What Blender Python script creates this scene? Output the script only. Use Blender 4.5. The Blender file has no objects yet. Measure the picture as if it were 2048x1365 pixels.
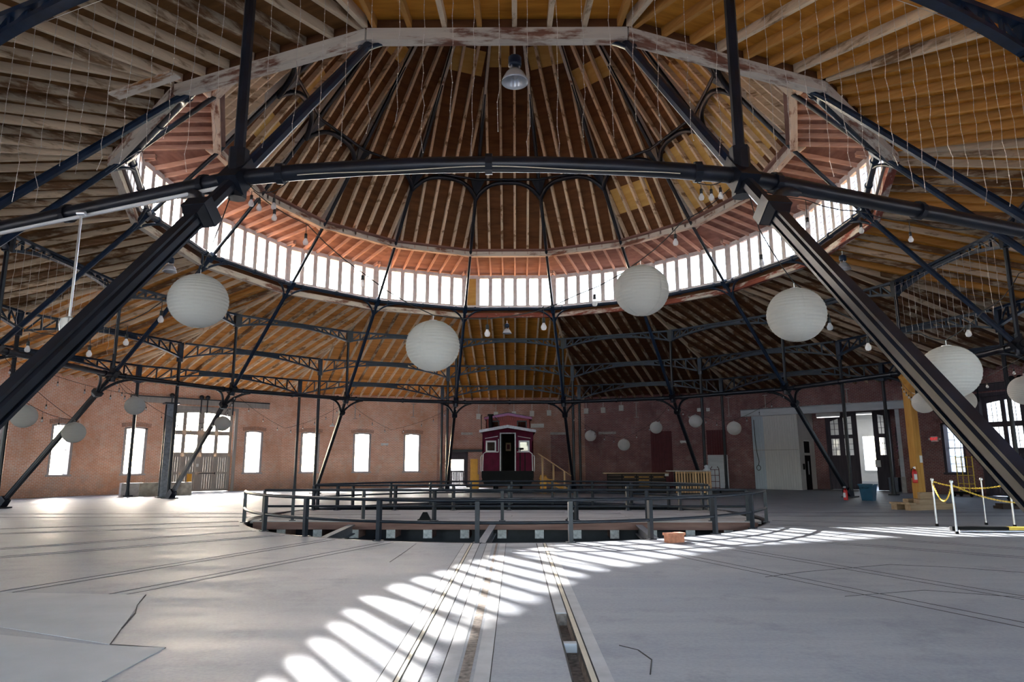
import bpy, math, random
from mathutils import Vector, Matrix, Quaternion

# ------------------------------------------------------------------ camera, sky, sun, exposure
scene = bpy.context.scene
COL = scene.collection
PI = math.pi
rad = math.radians

cam_data = bpy.data.cameras.new('camera')
cam_data.sensor_width = 36.0
cam_data.lens = 1357.93 * 36.0 / 2048.0
cam_data.clip_start = 0.05
cam_data.clip_end = 1000
cam = bpy.data.objects.new('camera', cam_data)
COL.objects.link(cam)
PITCH, YAW, ROLL = 0.1786, -0.0045, -0.0021
CAM = Vector((0.299, -22.0934, 1.6))
fw = Vector((math.sin(YAW) * math.cos(PITCH), math.cos(YAW) * math.cos(PITCH), math.sin(PITCH)))
rt0 = Vector((math.cos(YAW), -math.sin(YAW), 0))
up0 = rt0.cross(fw)
rt = rt0 * math.cos(ROLL) + up0 * math.sin(ROLL)
up = -rt0 * math.sin(ROLL) + up0 * math.cos(ROLL)
cam.matrix_world = Matrix(((rt.x, up.x, -fw.x, CAM.x), (rt.y, up.y, -fw.y, CAM.y), (rt.z, up.z, -fw.z, CAM.z), (0, 0, 0, 1)))
scene.camera = cam

SUN_AZ = rad(-58.5)      # direction of travel in plan
SUN_EL = rad(27.2)
world = bpy.data.worlds.new('sky')
scene.world = world
world.use_nodes = True
wn = world.node_tree.nodes
wl = world.node_tree.links
for n in list(wn):
    wn.remove(n)
w_out = wn.new('ShaderNodeOutputWorld')
w_bg = wn.new('ShaderNodeBackground')
w_sky = wn.new('ShaderNodeTexSky')
w_sky.sky_type = 'NISHITA'
w_sky.sun_disc = False
w_sky.sun_elevation = SUN_EL
w_sky.sun_rotation = rad(-31.5)
w_sky.air_density = 1.0
w_sky.dust_density = 2.0
w_sky.ozone_density = 1.0
w_bg.inputs['Strength'].default_value = 1.25
w_hs = wn.new('ShaderNodeHueSaturation')
w_hs.inputs['Saturation'].default_value = 0.8
wl.new(w_sky.outputs[0], w_hs.inputs['Color'])
wl.new(w_hs.outputs[0], w_bg.inputs[0])
wl.new(w_bg.outputs[0], w_out.inputs[0])

sun_data = bpy.data.lights.new('sun', 'SUN')
sun_data.energy = 15.0
sun_data.angle = rad(0.6)
sun_data.color = (1.0, 0.97, 0.93)
sun = bpy.data.objects.new('sun', sun_data)
COL.objects.link(sun)
sun_dir = Vector((math.cos(SUN_EL) * math.cos(SUN_AZ), math.cos(SUN_EL) * math.sin(SUN_AZ), -math.sin(SUN_EL)))
sun.rotation_euler = sun_dir.to_track_quat('-Z', 'Y').to_euler()
sun.location = (-40, 50, 40)

scene.view_settings.view_transform = 'Standard'
scene.view_settings.look = 'None'
scene.view_settings.gamma = 1.0
scene.view_settings.use_curve_mapping = False
scene.view_settings.exposure = 1.68
scene.cycles.max_bounces = 10
scene.cycles.diffuse_bounces = 6
scene.cycles.transparent_max_bounces = 16
scene.cycles.caustics_reflective = False
scene.cycles.caustics_refractive = False
scene.cycles.sample_clamp_indirect = 8.0
scene.cycles.use_denoising = True

random.seed(7)
A = rad(22.5)
T = math.tan(A / 2)
CO = math.cos(A / 2)

# ------------------------------------------------------------------ materials
MATS = {}


def newmat(name):
    m = bpy.data.materials.new(name)
    m.use_nodes = True
    nt = m.node_tree
    b = nt.nodes['Principled BSDF']
    MATS[name] = m
    return m, nt, b


def coords(nt, scale=(1, 1, 1), world_space=False):
    if world_space:
        g = nt.nodes.new('ShaderNodeNewGeometry')
        src = g.outputs['Position']
    else:
        g = nt.nodes.new('ShaderNodeTexCoord')
        src = g.outputs['Object']
    mp = nt.nodes.new('ShaderNodeMapping')
    mp.inputs['Scale'].default_value = scale
    nt.links.new(src, mp.inputs[0])
    return mp.outputs[0]


def noise(nt, vec, scale, detail=4, rough=0.55):
    n = nt.nodes.new('ShaderNodeTexNoise')
    n.inputs['Scale'].default_value = scale
    n.inputs['Detail'].default_value = detail
    n.inputs['Roughness'].default_value = rough
    nt.links.new(vec, n.inputs['Vector'])
    return n.outputs['Fac']


def ramp(nt, fac, stops):
    r = nt.nodes.new('ShaderNodeValToRGB')
    el = r.color_ramp.elements
    while len(el) > 1:
        el.remove(el[-1])
    el[0].position = stops[0][0]
    el[0].color = (*stops[0][1], 1)
    for p, c in stops[1:]:
        e = el.new(p)
        e.color = (*c, 1)
    nt.links.new(fac, r.inputs[0])
    return r.outputs[0]


def mixc(nt, fac, a, b, mode='MIX'):
    m = nt.nodes.new('ShaderNodeMix')
    m.data_type = 'RGBA'
    m.blend_type = mode
    if isinstance(fac, float):
        m.inputs[0].default_value = fac
    else:
        nt.links.new(fac, m.inputs[0])
    for sock, v in ((m.inputs[6], a), (m.inputs[7], b)):
        if isinstance(v, tuple):
            sock.default_value = (*v, 1)
        else:
            nt.links.new(v, sock)
    return m.outputs[2]


def bump(nt, b, fac, strength=0.3, dist=0.02):
    bp = nt.nodes.new('ShaderNodeBump')
    bp.inputs['Strength'].default_value = strength
    bp.inputs['Distance'].default_value = dist
    nt.links.new(fac, bp.inputs['Height'])
    nt.links.new(bp.outputs[0], b.inputs['Normal'])


def plain(name, c, rough=0.6, metal=0.0, var=0.25, scale=6.0, spec=0.5):
    m, nt, b = newmat(name)
    v = coords(nt)
    f = noise(nt, v, scale)
    lo = tuple(x * (1 - var) for x in c)
    hi = tuple(min(1, x * (1 + var)) for x in c)
    nt.links.new(ramp(nt, f, [(0.3, lo), (0.7, hi)]), b.inputs['Base Color'])
    b.inputs['Roughness'].default_value = rough
    b.inputs['Metallic'].default_value = metal
    b.inputs['Specular IOR Level'].default_value = spec
    return m


def wood(name, c1, c2, axis=1, rough=0.75, grain=14.0, peel=None, peel_lo=0.5, rnd=0.0):
    """wood with grain along a local axis; peel = colour of the paint that shows in patches"""
    m, nt, b = newmat(name)
    sc = [grain, grain, grain]
    sc[axis] = 0.9
    v = coords(nt, tuple(sc))
    info = nt.nodes.new('ShaderNodeObjectInfo')
    add = nt.nodes.new('ShaderNodeVectorMath')
    add.operation = 'ADD'
    sc2 = nt.nodes.new('ShaderNodeVectorMath')
    sc2.operation = 'SCALE'
    sc2.inputs['Scale'].default_value = 40
    cmb = nt.nodes.new('ShaderNodeCombineXYZ')
    for i in range(3):
        nt.links.new(info.outputs['Random'], cmb.inputs[i])
    nt.links.new(cmb.outputs[0], sc2.inputs[0])
    nt.links.new(v, add.inputs[0])
    nt.links.new(sc2.outputs[0], add.inputs[1])
    v = add.outputs[0]
    f = noise(nt, v, 1.0, 5)
    col = ramp(nt, f, [(0.28, c1), (0.72, c2)])
    if peel:
        sc = [1.3, 1.3, 1.3]
        pv = [3.2, 3.2, 3.2]
        pv[axis] = 0.8
        v2 = coords(nt, tuple(pv))
        a2 = nt.nodes.new('ShaderNodeVectorMath')
        a2.operation = 'ADD'
        nt.links.new(v2, a2.inputs[0])
        nt.links.new(sc2.outputs[0], a2.inputs[1])
        f2 = noise(nt, a2.outputs[0], 1.0, 6, 0.65)
        k = ramp(nt, f2, [(peel_lo - 0.05, (0, 0, 0)), (peel_lo + 0.05, (1, 1, 1))])
        dark = tuple(x * 0.8 for x in peel)
        pc = ramp(nt, f, [(0.2, dark), (0.6, peel)])
        col = mixc(nt, k, col, pc)
    if rnd:
        mr = nt.nodes.new('ShaderNodeMapRange')
        mr.inputs['To Min'].default_value = 1 - rnd
        mr.inputs['To Max'].default_value = 1 + rnd
        nt.links.new(info.outputs['Random'], mr.inputs[0])
        hs = nt.nodes.new('ShaderNodeHueSaturation')
        nt.links.new(mr.outputs[0], hs.inputs['Value'])
        nt.links.new(col, hs.inputs['Color'])
        col = hs.outputs[0]
    nt.links.new(col, b.inputs['Base Color'])
    b.inputs['Roughness'].default_value = rough
    b.inputs['Specular IOR Level'].default_value = 0.25
    bump(nt, b, f, 0.25, 0.01)
    return m


def brick(name, c1, c2, mortar, stain=(0.16, 0.07, 0.04)):
    m, nt, b = newmat(name)
    v = coords(nt)
    sp = nt.nodes.new('ShaderNodeSeparateXYZ')
    nt.links.new(v, sp.inputs[0])
    cb = nt.nodes.new('ShaderNodeCombineXYZ')
    nt.links.new(sp.outputs[0], cb.inputs[0])
    nt.links.new(sp.outputs[2], cb.inputs[1])
    br = nt.nodes.new('ShaderNodeTexBrick')
    br.inputs['Scale'].default_value = 1.0
    br.inputs['Brick Width'].default_value = 0.22
    br.inputs['Row Height'].default_value = 0.078
    br.inputs['Mortar Size'].default_value = 0.009
    br.inputs['Mortar Smooth'].default_value = 0.2
    br.inputs['Bias'].default_value = 0.0
    br.inputs['Color1'].default_value = (*c1, 1)
    br.inputs['Color2'].default_value = (*c2, 1)
    br.inputs['Mortar'].default_value = (*mortar, 1)
    nt.links.new(cb.outputs[0], br.inputs['Vector'])
    wp = coords(nt, (1, 1, 1), True)
    f1 = noise(nt, wp, 0.55, 5, 0.6)
    f2 = noise(nt, wp, 2.6, 5, 0.65)
    col = mixc(nt, ramp(nt, f1, [(0.40, (0, 0, 0)), (0.68, (0.75, 0.75, 0.75))]), br.outputs['Color'], stain)
    col = mixc(nt, ramp(nt, f2, [(0.50, (0, 0, 0)), (0.75, (0.5, 0.5, 0.5))]), col, tuple(x * 0.8 for x in mortar))
    # blotchy brown darkening towards the floor
    mr = nt.nodes.new('ShaderNodeMapRange')
    mr.inputs['From Min'].default_value = 1.5
    mr.inputs['From Max'].default_value = 0.0
    nt.links.new(sp.outputs[2], mr.inputs[0])
    mu = nt.nodes.new('ShaderNodeMath')
    mu.operation = 'MULTIPLY'
    nt.links.new(mr.outputs[0], mu.inputs[0])
    nt.links.new(f2, mu.inputs[1])
    col = mixc(nt, mu.outputs[0], col, (0.12, 0.07, 0.06))
    nt.links.new(col, b.inputs['Base Color'])
    b.inputs['Roughness'].default_value = 0.9
    b.inputs['Specular IOR Level'].default_value = 0.15
    bump(nt, b, br.outputs['Fac'], -0.4, 0.01)
    return m


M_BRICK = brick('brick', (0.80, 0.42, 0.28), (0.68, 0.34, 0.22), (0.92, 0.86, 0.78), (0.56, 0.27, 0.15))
M_BRICK_MID = brick('north_brick', (0.50, 0.24, 0.17), (0.40, 0.18, 0.13), (0.66, 0.57, 0.52), (0.26, 0.12, 0.085))  # medium copy: light falling off along the north wall, put into the colour
M_BRICK_DARK = brick('old_brick', (0.30, 0.12, 0.105), (0.22, 0.085, 0.085), (0.48, 0.39, 0.39), (0.13, 0.055, 0.06))  # darker brick, with the dim side's lack of light mixed into the colour
M_IRON = plain('painted_iron', (0.005, 0.007, 0.013), 0.36, 0.0, 0.5, 5, 0.4)
M_IRON_BLUE = plain('blue_iron', (0.003, 0.013, 0.035), 0.4, 0.0, 0.4, 5, 0.4)
M_STEEL = plain('worn_steel', (0.16, 0.17, 0.19), 0.4, 0.6, 0.3, 8)
M_RAIL = plain('railing_paint', (0.008, 0.012, 0.020), 0.34, 0.0, 0.4, 7, 0.35)
M_GREY_PAINT = wood('grey_painted_wood', (0.30, 0.27, 0.25), (0.40, 0.37, 0.34), 2, 0.6, 10)
M_PALE_PAINT = wood('pale_painted_wood', (0.52, 0.54, 0.58), (0.64, 0.66, 0.70), 0, 0.6, 8)
M_WINDOW_WHITE = plain('window_paint', (0.66, 0.62, 0.62), 0.6, 0, 0.15, 4)
M_WINDOW_GREY = plain('grey_window_frame', (0.40, 0.37, 0.37), 0.6, 0, 0.12, 4)
M_DARK_PAINT = wood('dark_painted_wood', (0.050, 0.042, 0.055), (0.085, 0.07, 0.085), 2, 0.6, 10)
M_RAFTER_WHITE = wood('whitewashed_rafter', (0.20, 0.115, 0.06), (0.30, 0.19, 0.10), 1, 0.85, 14, (0.70, 0.54, 0.37), 0.41, 0.15)
M_RAFTER_WORN_DIM = wood('worn_rafter', (0.13, 0.065, 0.03), (0.24, 0.13, 0.065), 1, 0.85, 14, (0.50, 0.40, 0.28), 0.52, 0.2)
M_RAFTER_NEW = wood('new_rafter', (0.44, 0.195, 0.045), (0.58, 0.29, 0.08), 1, 0.75, 14, None, 0.5, 0.2)
M_RAFTER_PINK = wood('eave_rafter', (0.38, 0.22, 0.17), (0.52, 0.34, 0.27), 1, 0.8, 14, None, 0.5, 0.15)
M_PEEL = wood('peeling_timber', (0.14, 0.06, 0.04), (0.28, 0.13, 0.085), 0, 0.85, 12, (0.62, 0.54, 0.45), 0.44, 0.1)
M_PEEL_RED = wood('red_peeling_timber', (0.16, 0.035, 0.025), (0.30, 0.085, 0.055), 0, 0.85, 12, (0.62, 0.55, 0.48), 0.55, 0.1)
M_PEEL_Y = wood('peeling_hip', (0.16, 0.07, 0.045), (0.30, 0.14, 0.09), 1, 0.85, 12, (0.68, 0.62, 0.55), 0.36, 0.1)
M_RUSTY = wood('rust_streaked_board', (0.22, 0.09, 0.03), (0.38, 0.18, 0.07), 0, 0.8, 4, (0.64, 0.56, 0.47), 0.48)
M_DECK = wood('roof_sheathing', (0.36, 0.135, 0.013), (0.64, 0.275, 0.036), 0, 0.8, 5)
M_DECK_LIT = wood('pale_sheathing', (0.46, 0.165, 0.028), (0.74, 0.34, 0.085), 0, 0.8, 5)  # lit copy: glow bounced up from the sunny floor, put into the colour
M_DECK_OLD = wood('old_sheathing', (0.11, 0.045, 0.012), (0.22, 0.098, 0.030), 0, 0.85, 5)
M_DECK_DARK = wood('dome_sheathing', (0.080, 0.031, 0.011), (0.175, 0.068, 0.025), 0, 0.8, 5)  # dome sheathing; on the lower dim-side bays its darkness stands for shade
M_DECK_PINK = wood('eave_sheathing', (0.15, 0.072, 0.058), (0.27, 0.15, 0.12), 0, 0.8, 4)
M_PLY = wood('new_plywood', (0.50, 0.28, 0.07), (0.64, 0.40, 0.13), 0, 0.7, 5)
M_PINE = wood('yellow_pine', (0.38, 0.18, 0.035), (0.56, 0.30, 0.075), 2, 0.7, 9)
M_PALLET = wood('pallet_wood', (0.46, 0.27, 0.13), (0.66, 0.43, 0.24), 2, 0.8, 12, None, 0.5, 0.3)
M_RUBBLE = wood('rough_timber', (0.24, 0.16, 0.09), (0.40, 0.28, 0.18), 0, 0.85, 10, None, 0.5, 0.2)
M_DARKWOOD = wood('dark_bar_wood', (0.030, 0.020, 0.016), (0.060, 0.040, 0.030), 0, 0.7, 8)
M_FASCIA = wood('red_brown_beam', (0.16, 0.085, 0.07), (0.28, 0.17, 0.14), 0, 0.8, 8)
M_TIE_END = plain('pale_tie_end', (0.58, 0.58, 0.56), 0.85, 0, 0.3, 14)
M_WHITE = plain('white_enamel', (0.72, 0.72, 0.72), 0.5, 0, 0.06, 4)
M_LIGHTBOX = plain('grey_white_plastic', (0.62, 0.61, 0.58), 0.6, 0, 0.1, 6)
M_BLACK = plain('black_rubber', (0.0035, 0.0035, 0.004), 0.6, 0, 0.3, 6, 0.15)
M_RED = plain('caboose_red', (0.10, 0.002, 0.022), 0.55, 0, 0.25, 3, 0.15)
M_RED_BRIGHT = plain('brick_red_paint', (0.34, 0.045, 0.035), 0.5, 0, 0.2, 4)
M_MAUVE = plain('mauve_paint', (0.42, 0.15, 0.32), 0.55, 0, 0.15, 4)
M_EXT_RED = plain('extinguisher_red', (0.55, 0.02, 0.02), 0.3, 0, 0.1, 5)
M_TEAL = plain('teal_plastic', (0.006, 0.07, 0.13), 0.4, 0, 0.15, 4)
M_YELLOW = plain('yellow_plastic', (0.80, 0.55, 0.06), 0.45, 0, 0.15, 8)
M_YELLOW_PAINT = plain('yellow_orange_paint', (0.72, 0.34, 0.02), 0.5, 0, 0.1, 4)
M_TERRACOTTA = plain('terracotta', (0.40, 0.16, 0.09), 0.85, 0, 0.25, 10)
M_MAROON = plain('maroon_board', (0.10, 0.018, 0.022), 0.75, 0, 0.2, 4)
M_CONC_WALL = plain('rough_concrete', (0.34, 0.30, 0.25), 0.9, 0, 0.45, 2.5)
M_LINTEL = plain('stone_lintel', (0.42, 0.38, 0.36), 0.9, 0, 0.2, 5)
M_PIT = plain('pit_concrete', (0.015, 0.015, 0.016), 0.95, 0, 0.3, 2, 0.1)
M_CORD = plain('black_cord', (0.012, 0.012, 0.012), 0.6, 0, 0.1, 4)
M_WIRE = plain('silver_wire', (0.62, 0.56, 0.50), 0.35, 0.6, 0.1, 4)
M_CHROME = plain('aluminium', (0.66, 0.67, 0.70), 0.28, 0.8, 0.1, 6)
M_MUNTIN = plain('muntin_paint', (0.30, 0.29, 0.31), 0.6, 0, 0.1, 4)
M_ROOFTAR = plain('roof_tar', (0.05, 0.05, 0.05), 0.9, 0, 0.2, 2)
M_SILVER = plain('pale_grey_roof', (0.55, 0.55, 0.58), 0.6, 0, 0.2, 8)
M_WHITE_ROOM = plain('white_room_paint', (0.80, 0.80, 0.78), 0.8, 0, 0.05, 2)


def glass(name, clear=0.9, milky=0.0):
    m, nt, b = newmat(name)
    nt.nodes.remove(b)
    out = nt.nodes['Material Output']
    tr = nt.nodes.new('ShaderNodeBsdfTransparent')
    tr.inputs[0].default_value = (clear, clear, clear, 1)
    gl = nt.nodes.new('ShaderNodeBsdfGlossy')
    gl.inputs['Roughness'].default_value = 0.03
    mx = nt.nodes.new('ShaderNodeMixShader')
    mx.inputs[0].default_value = 0.05
    nt.links.new(tr.outputs[0], mx.inputs[1])
    nt.links.new(gl.outputs[0], mx.inputs[2])
    res = mx.outputs[0]
    if milky:
        tl = nt.nodes.new('ShaderNodeBsdfTranslucent')
        tl.inputs[0].default_value = (0.9, 0.92, 0.95, 1)
        m2 = nt.nodes.new('ShaderNodeMixShader')
        m2.inputs[0].default_value = milky
        nt.links.new(res, m2.inputs[1])
        nt.links.new(tl.outputs[0], m2.inputs[2])
        res = m2.outputs[0]
    nt.links.new(res, out.inputs[0])
    return m


M_GLASS = glass('window_glass', 0.93)
M_MILKY = glass('hazy_glass', 0.5, 0.3)  # hazy glass, with the dimmer shaded outdoors put into its tint


def paper():
    m, nt, b = newmat('rice_paper')
    out = nt.nodes['Material Output']
    b.inputs['Base Color'].default_value = (0.60, 0.60, 0.585, 1)
    b.inputs['Roughness'].default_value = 0.9
    b.inputs['Specular IOR Level'].default_value = 0.1
    tl = nt.nodes.new('ShaderNodeBsdfTranslucent')
    tl.inputs[0].default_value = (0.60, 0.59, 0.565, 1)
    mx = nt.nodes.new('ShaderNodeMixShader')
    mx.inputs[0].default_value = 0.5
    nt.links.new(b.outputs[0], mx.inputs[1])
    nt.links.new(tl.outputs[0], mx.inputs[2])
    nt.links.new(mx.outputs[0], out.inputs[0])
    return m


M_PAPER = paper()
M_BULB = glass('bulb_glass', 0.9, 0.55)


def emit(name, c, s):
    m, nt, b = newmat(name)
    b.inputs['Base Color'].default_value = (*c, 1)
    b.inputs['Emission Color'].default_value = (*c, 1)
    b.inputs['Emission Strength'].default_value = s
    return m


M_TUBE = emit('lit_tube', (1.0, 0.96, 0.98), 0.8)
M_EXIT_FACE = emit('exit_red', (0.75, 0.02, 0.02), 0.25)
M_LED = plain('clear_led', (0.75, 0.70, 0.62), 0.2, 0, 0.1, 5)


def concrete():
    m, nt, b = newmat('floor_concrete')
    v = coords(nt, (1, 1, 1), True)
    f1 = noise(nt, v, 0.22, 5, 0.6)
    v2 = coords(nt, (0.22, 1.3, 1), True)
    f2 = noise(nt, v2, 1.0, 6, 0.65)
    f3 = noise(nt, v, 26, 3, 0.6)
    f4 = noise(nt, v, 1.1, 6, 0.7)
    c = ramp(nt, f1, [(0.3, (0.195, 0.22, 0.265)), (0.7, (0.34, 0.36, 0.39))])
    c = mixc(nt, 0.62, c, ramp(nt, f2, [(0.3, (0.13, 0.152, 0.205)), (0.62, (0.37, 0.39, 0.42))]))
    c = mixc(nt, ramp(nt, f4, [(0.52, (0, 0, 0)), (0.74, (0.7, 0.7, 0.7))]), c, (0.12, 0.135, 0.18))
    c = mixc(nt, 0.10, c, ramp(nt, f3, [(0.35, (0.12, 0.12, 0.12)), (0.6, (0.5, 0.5, 0.5))]))
    nt.links.new(c, b.inputs['Base Color'])
    r = ramp(nt, f2, [(0.3, (0.42, 0.42, 0.42)), (0.7, (0.7, 0.7, 0.7))])
    nt.links.new(r, b.inputs['Roughness'])
    b.inputs['Specular IOR Level'].default_value = 0.4
    bump(nt, b, f4, 0.08, 0.02)
    return m


M_FLOOR = concrete()
M_PATCH = plain('pale_patch_concrete', (0.40, 0.42, 0.435), 0.65, 0, 0.10, 1.2)
M_STRIP = plain('track_strip_concrete', (0.42, 0.43, 0.44), 0.6, 0, 0.15, 3)
M_CREAM = plain('cream_rail_edge', (0.60, 0.54, 0.42), 0.6, 0, 0.1, 3)
M_GROOVE = plain('dark_groove', (0.03, 0.028, 0.027), 0.95, 0, 0.4, 12)
M_DIRT = plain('brown_dirt', (0.24, 0.20, 0.17), 0.95, 0, 0.5, 18)
M_PLANK = wood('bridge_plank', (0.27, 0.25, 0.25), (0.42, 0.40, 0.39), 0, 0.8, 7, None, 0.5, 0.2)
M_OUT = plain('outside_paving', (0.42, 0.40, 0.37), 0.9, 0, 0.15, 0.4)


# ------------------------------------------------------------------ mesh building
class B:
    def __init__(s):
        s.v, s.f, s.sm, s.mi = [], [], [], []

    def add(s, verts, faces, smooth=False, mi=0):
        o = len(s.v)
        s.v += [tuple(p) for p in verts]
        s.f += [tuple(i + o for i in f) for f in faces]
        s.sm += [smooth] * len(faces)
        s.mi += [mi] * len(faces)
        return s

    def hexa(s, p, mi=0):
        return s.add(p, [(0, 3, 2, 1), (4, 5, 6, 7), (0, 1, 5, 4), (1, 2, 6, 5), (2, 3, 7, 6), (3, 0, 4, 7)], False, mi)

    def box(s, x0, x1, y0, y1, z0, z1, mi=0):
        return s.hexa([(x0, y0, z0), (x1, y0, z0), (x1, y1, z0), (x0, y1, z0), (x0, y0, z1), (x1, y0, z1), (x1, y1, z1), (x0, y1, z1)], mi)

    def beam(s, p, q, w, h, upv=(0, 0, 1), mi=0, w2=None, h2=None):
        p, q = Vector(p), Vector(q)
        d = (q - p).normalized()
        x = d.cross(Vector(upv))
        if x.length < 1e-4:
            x = d.cross(Vector((1, 0, 0)))
        x.normalize()
        z = x.cross(d)
        w2 = w if w2 is None else w2
        h2 = h if h2 is None else h2
        pts = []
        for c, ww, hh in ((p, w, h), (q, w2, h2)):
            pts += [c - x * ww / 2 - z * hh / 2, c + x * ww / 2 - z * hh / 2, c + x * ww / 2 + z * hh / 2, c - x * ww / 2 + z * hh / 2]
        return s.hexa(pts, mi)

    def tube(s, pts, r, n=8, mi=0, caps=True, smooth=True):
        pts = [Vector(p) for p in pts]
        m = len(pts)
        rs = r if isinstance(r, (list, tuple)) else [r] * m
        vs, fs = [], []
        prev = None
        for i, p in enumerate(pts):
            d = (pts[min(i + 1, m - 1)] - pts[max(i - 1, 0)])
            d.normalize()
            if prev is None:
                x = d.cross(Vector((0, 0, 1)))
                if x.length < 1e-3:
                    x = d.cross(Vector((1, 0, 0)))
            else:
                x = prev - d * prev.dot(d)
            x.normalize()
            prev = x
            y = d.cross(x)
            for j in range(n):
                a = 2 * PI * (j + 0.5) / n
                vs.append(p + x * math.cos(a) * rs[i] + y * math.sin(a) * rs[i])
        for i in range(m - 1):
            for j in range(n):
                k = (j + 1) % n
                fs.append((i * n + j, i * n + k, (i + 1) * n + k, (i + 1) * n + j))
        s.add(vs, fs, smooth, mi)
        if caps:
            s.add(vs[:n], [tuple(range(n))[::-1]], False, mi)
            s.add(vs[-n:], [tuple(range(n))], False, mi)
        return s

    def lathe(s, prof, n=16, c=(0, 0, 0), mi=0, smooth=True, a0=0.0):
        vs, fs = [], []
        m = len(prof)
        for r, z in prof:
            for j in range(n):
                a = 2 * PI * j / n + a0
                vs.append((c[0] + r * math.cos(a), c[1] + r * math.sin(a), c[2] + z))
        for i in range(m - 1):
            for j in range(n):
                k = (j + 1) % n
                fs.append((i * n + j, i * n + k, (i + 1) * n + k, (i + 1) * n + j))
        return s.add(vs, fs, smooth, mi)

    def prism(s, poly, y0, y1, mi=0):
        """polygon in x,z pulled along y"""
        n = len(poly)
        vs = [(x, y0, z) for x, z in poly] + [(x, y1, z) for x, z in poly]
        fs = [tuple(range(n)), tuple(range(n, 2 * n))[::-1]]
        for i in range(n):
            j = (i + 1) % n
            fs.append((i, i + n, j + n, j))
        return s.add(vs, fs, False, mi)

    def slab(s, poly, z0, z1, mi=0):
        n = len(poly)
        vs = [(x, y, z0) for x, y in poly] + [(x, y, z1) for x, y in poly]
        fs = [tuple(range(n))[::-1], tuple(range(n, 2 * n))]
        for i in range(n):
            j = (i + 1) % n
            fs.append((i, j, j + n, i + n))
        return s.add(vs, fs, False, mi)

    def mesh(s, name, mats, off=(0, 0, 0)):
        me = bpy.data.meshes.new(name)
        vs = [(x - off[0], y - off[1], z - off[2]) for x, y, z in s.v] if any(off) else s.v
        me.from_pydata(vs, [], s.f)
        for m in (mats if isinstance(mats, (list, tuple)) else [mats]):
            me.materials.append(m)
        me.polygons.foreach_set('use_smooth', s.sm)
        me.polygons.foreach_set('material_index', s.mi)
        me.update()
        return me


def link(name, me, parent=None, loc=(0, 0, 0), rz=0.0, mat=None):
    o = bpy.data.objects.new(name, me)
    COL.objects.link(o)
    o.location = loc
    o.rotation_euler = (0, 0, rz)
    if parent is not None:
        o.parent = parent
    if mat is not None:
        o.material_slots[0].link = 'OBJECT'
        o.material_slots[0].material = mat
    return o


def tag(o, label=None, cat=None, group=None, kind=None):
    if label:
        o['label'] = label
    if cat:
        o['category'] = cat
    if group:
        o['group'] = group
    if kind:
        o['kind'] = kind
    return o


def thing(name, label, cat, loc=(0, 0, 0), rz=0.0, group=None):
    o = bpy.data.objects.new(name, None)
    o.empty_display_size = 0.2
    COL.objects.link(o)
    o.location = loc
    o.rotation_euler = (0, 0, rz)
    return tag(o, label, cat, group)


def struct(name, me, loc=(0, 0, 0), rz=0.0, mat=None):
    return tag(link(name, me, None, loc, rz, mat), kind='structure')


def rot(p, a):
    return (p[0] * math.cos(a) - p[1] * math.sin(a), p[0] * math.sin(a) + p[1] * math.cos(a), p[2])


ORD = ['', 'first', 'second', 'third', 'fourth', 'fifth', 'sixth', 'seventh', 'eighth']


def vert_a(k):           # rotation of vertex k (1..8 counter-clockwise, -1..-8 clockwise from the far side)
    return (abs(k) - 0.5) * A * (1 if k > 0 else -1)


def vert_words(k):
    return '%s from the caboose along the %s' % (ORD[abs(k)], 'sunlit window side' if k > 0 else 'dim bricked-up side')


def bay_words(k):
    if k == 0:
        return 'in the bay over the caboose'
    if k == 8:
        return 'in the bay opposite the caboose'
    return '%s bay from the caboose, %s' % (ORD[abs(k)], 'sunlit window side' if k > 0 else 'dim bricked-up side')


COMPASS = {0: 'north', 1: 'north_northwest', 2: 'northwest', 3: 'west_northwest', 4: 'west', 5: 'west_southwest', 6: 'southwest', 7: 'south_southwest', 8: 'south',
           -1: 'north_northeast', -2: 'northeast', -3: 'east_northeast', -4: 'east', -5: 'east_southeast', -6: 'southeast', -7: 'south_southeast'}
FACES = list(range(-7, 9))
VERTS = [k for k in range(-8, 9) if k]

RA, HA = 11.2127, 9.206
RM, HM = 14.9713, 4.8709
RS = 19.289
RW = 23.1963
RD, HD = 9.3776, 11.42
RQ, HQ = 7.7486, 13.553
AW = 26.0            # inner face of the brick wall


def zu(a):           # underside of the lower roof rafters
    return 9.10 - 0.2082 * (a - 11.35)


# ------------------------------------------------------------------ ground outside, floor, pit
b = B()
N = 64
g_in, g_out = [], []
for j in range(N):
    a = 2 * PI * j / N
    g_in.append((27.5 * math.cos(a), 27.5 * math.sin(a), -0.06))
    g_out.append((260 * math.cos(a), 260 * math.sin(a), -0.06))
b.add(g_in + g_out, [(j, (j + 1) % N, N + (j + 1) % N, N + j) for j in range(N)])
struct('ground', b.mesh('ground', M_OUT))

PIT_R = 7.75
TRACKS = [(-0.72, -0.42), (-0.17, 0.0), (0.73, 0.97)]      # floor strips of the track towards the camera
import bmesh
bm = bmesh.new()
N = 128
ring_r = [PIT_R, 10, 14, 18, 22.2, 26.9]
rows = []
for r in ring_r:
    rr = r / CO if r > 26 else r
    row = []
    for j in range(N):
        a = 2 * PI * j / N
        if r > 26:      # outer edge follows the sixteen-sided wall
            k = round((a - PI / 2) / A)
            d = a - PI / 2 - k * A
            q = 26.9 / math.cos(d)
        else:
            q = r
        row.append(bm.verts.new((q * math.cos(a), q * math.sin(a), 0)))
    rows.append(row)
for i in range(len(rows) - 1):
    for j in range(N):
        k = (j + 1) % N
        bm.faces.new((rows[i][j], rows[i + 1][j], rows[i + 1][k], rows[i][k]))
HOLE = (0.73, 0.85, -20.0, -14.35)       # the broken-out flangeway beside the rail
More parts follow.
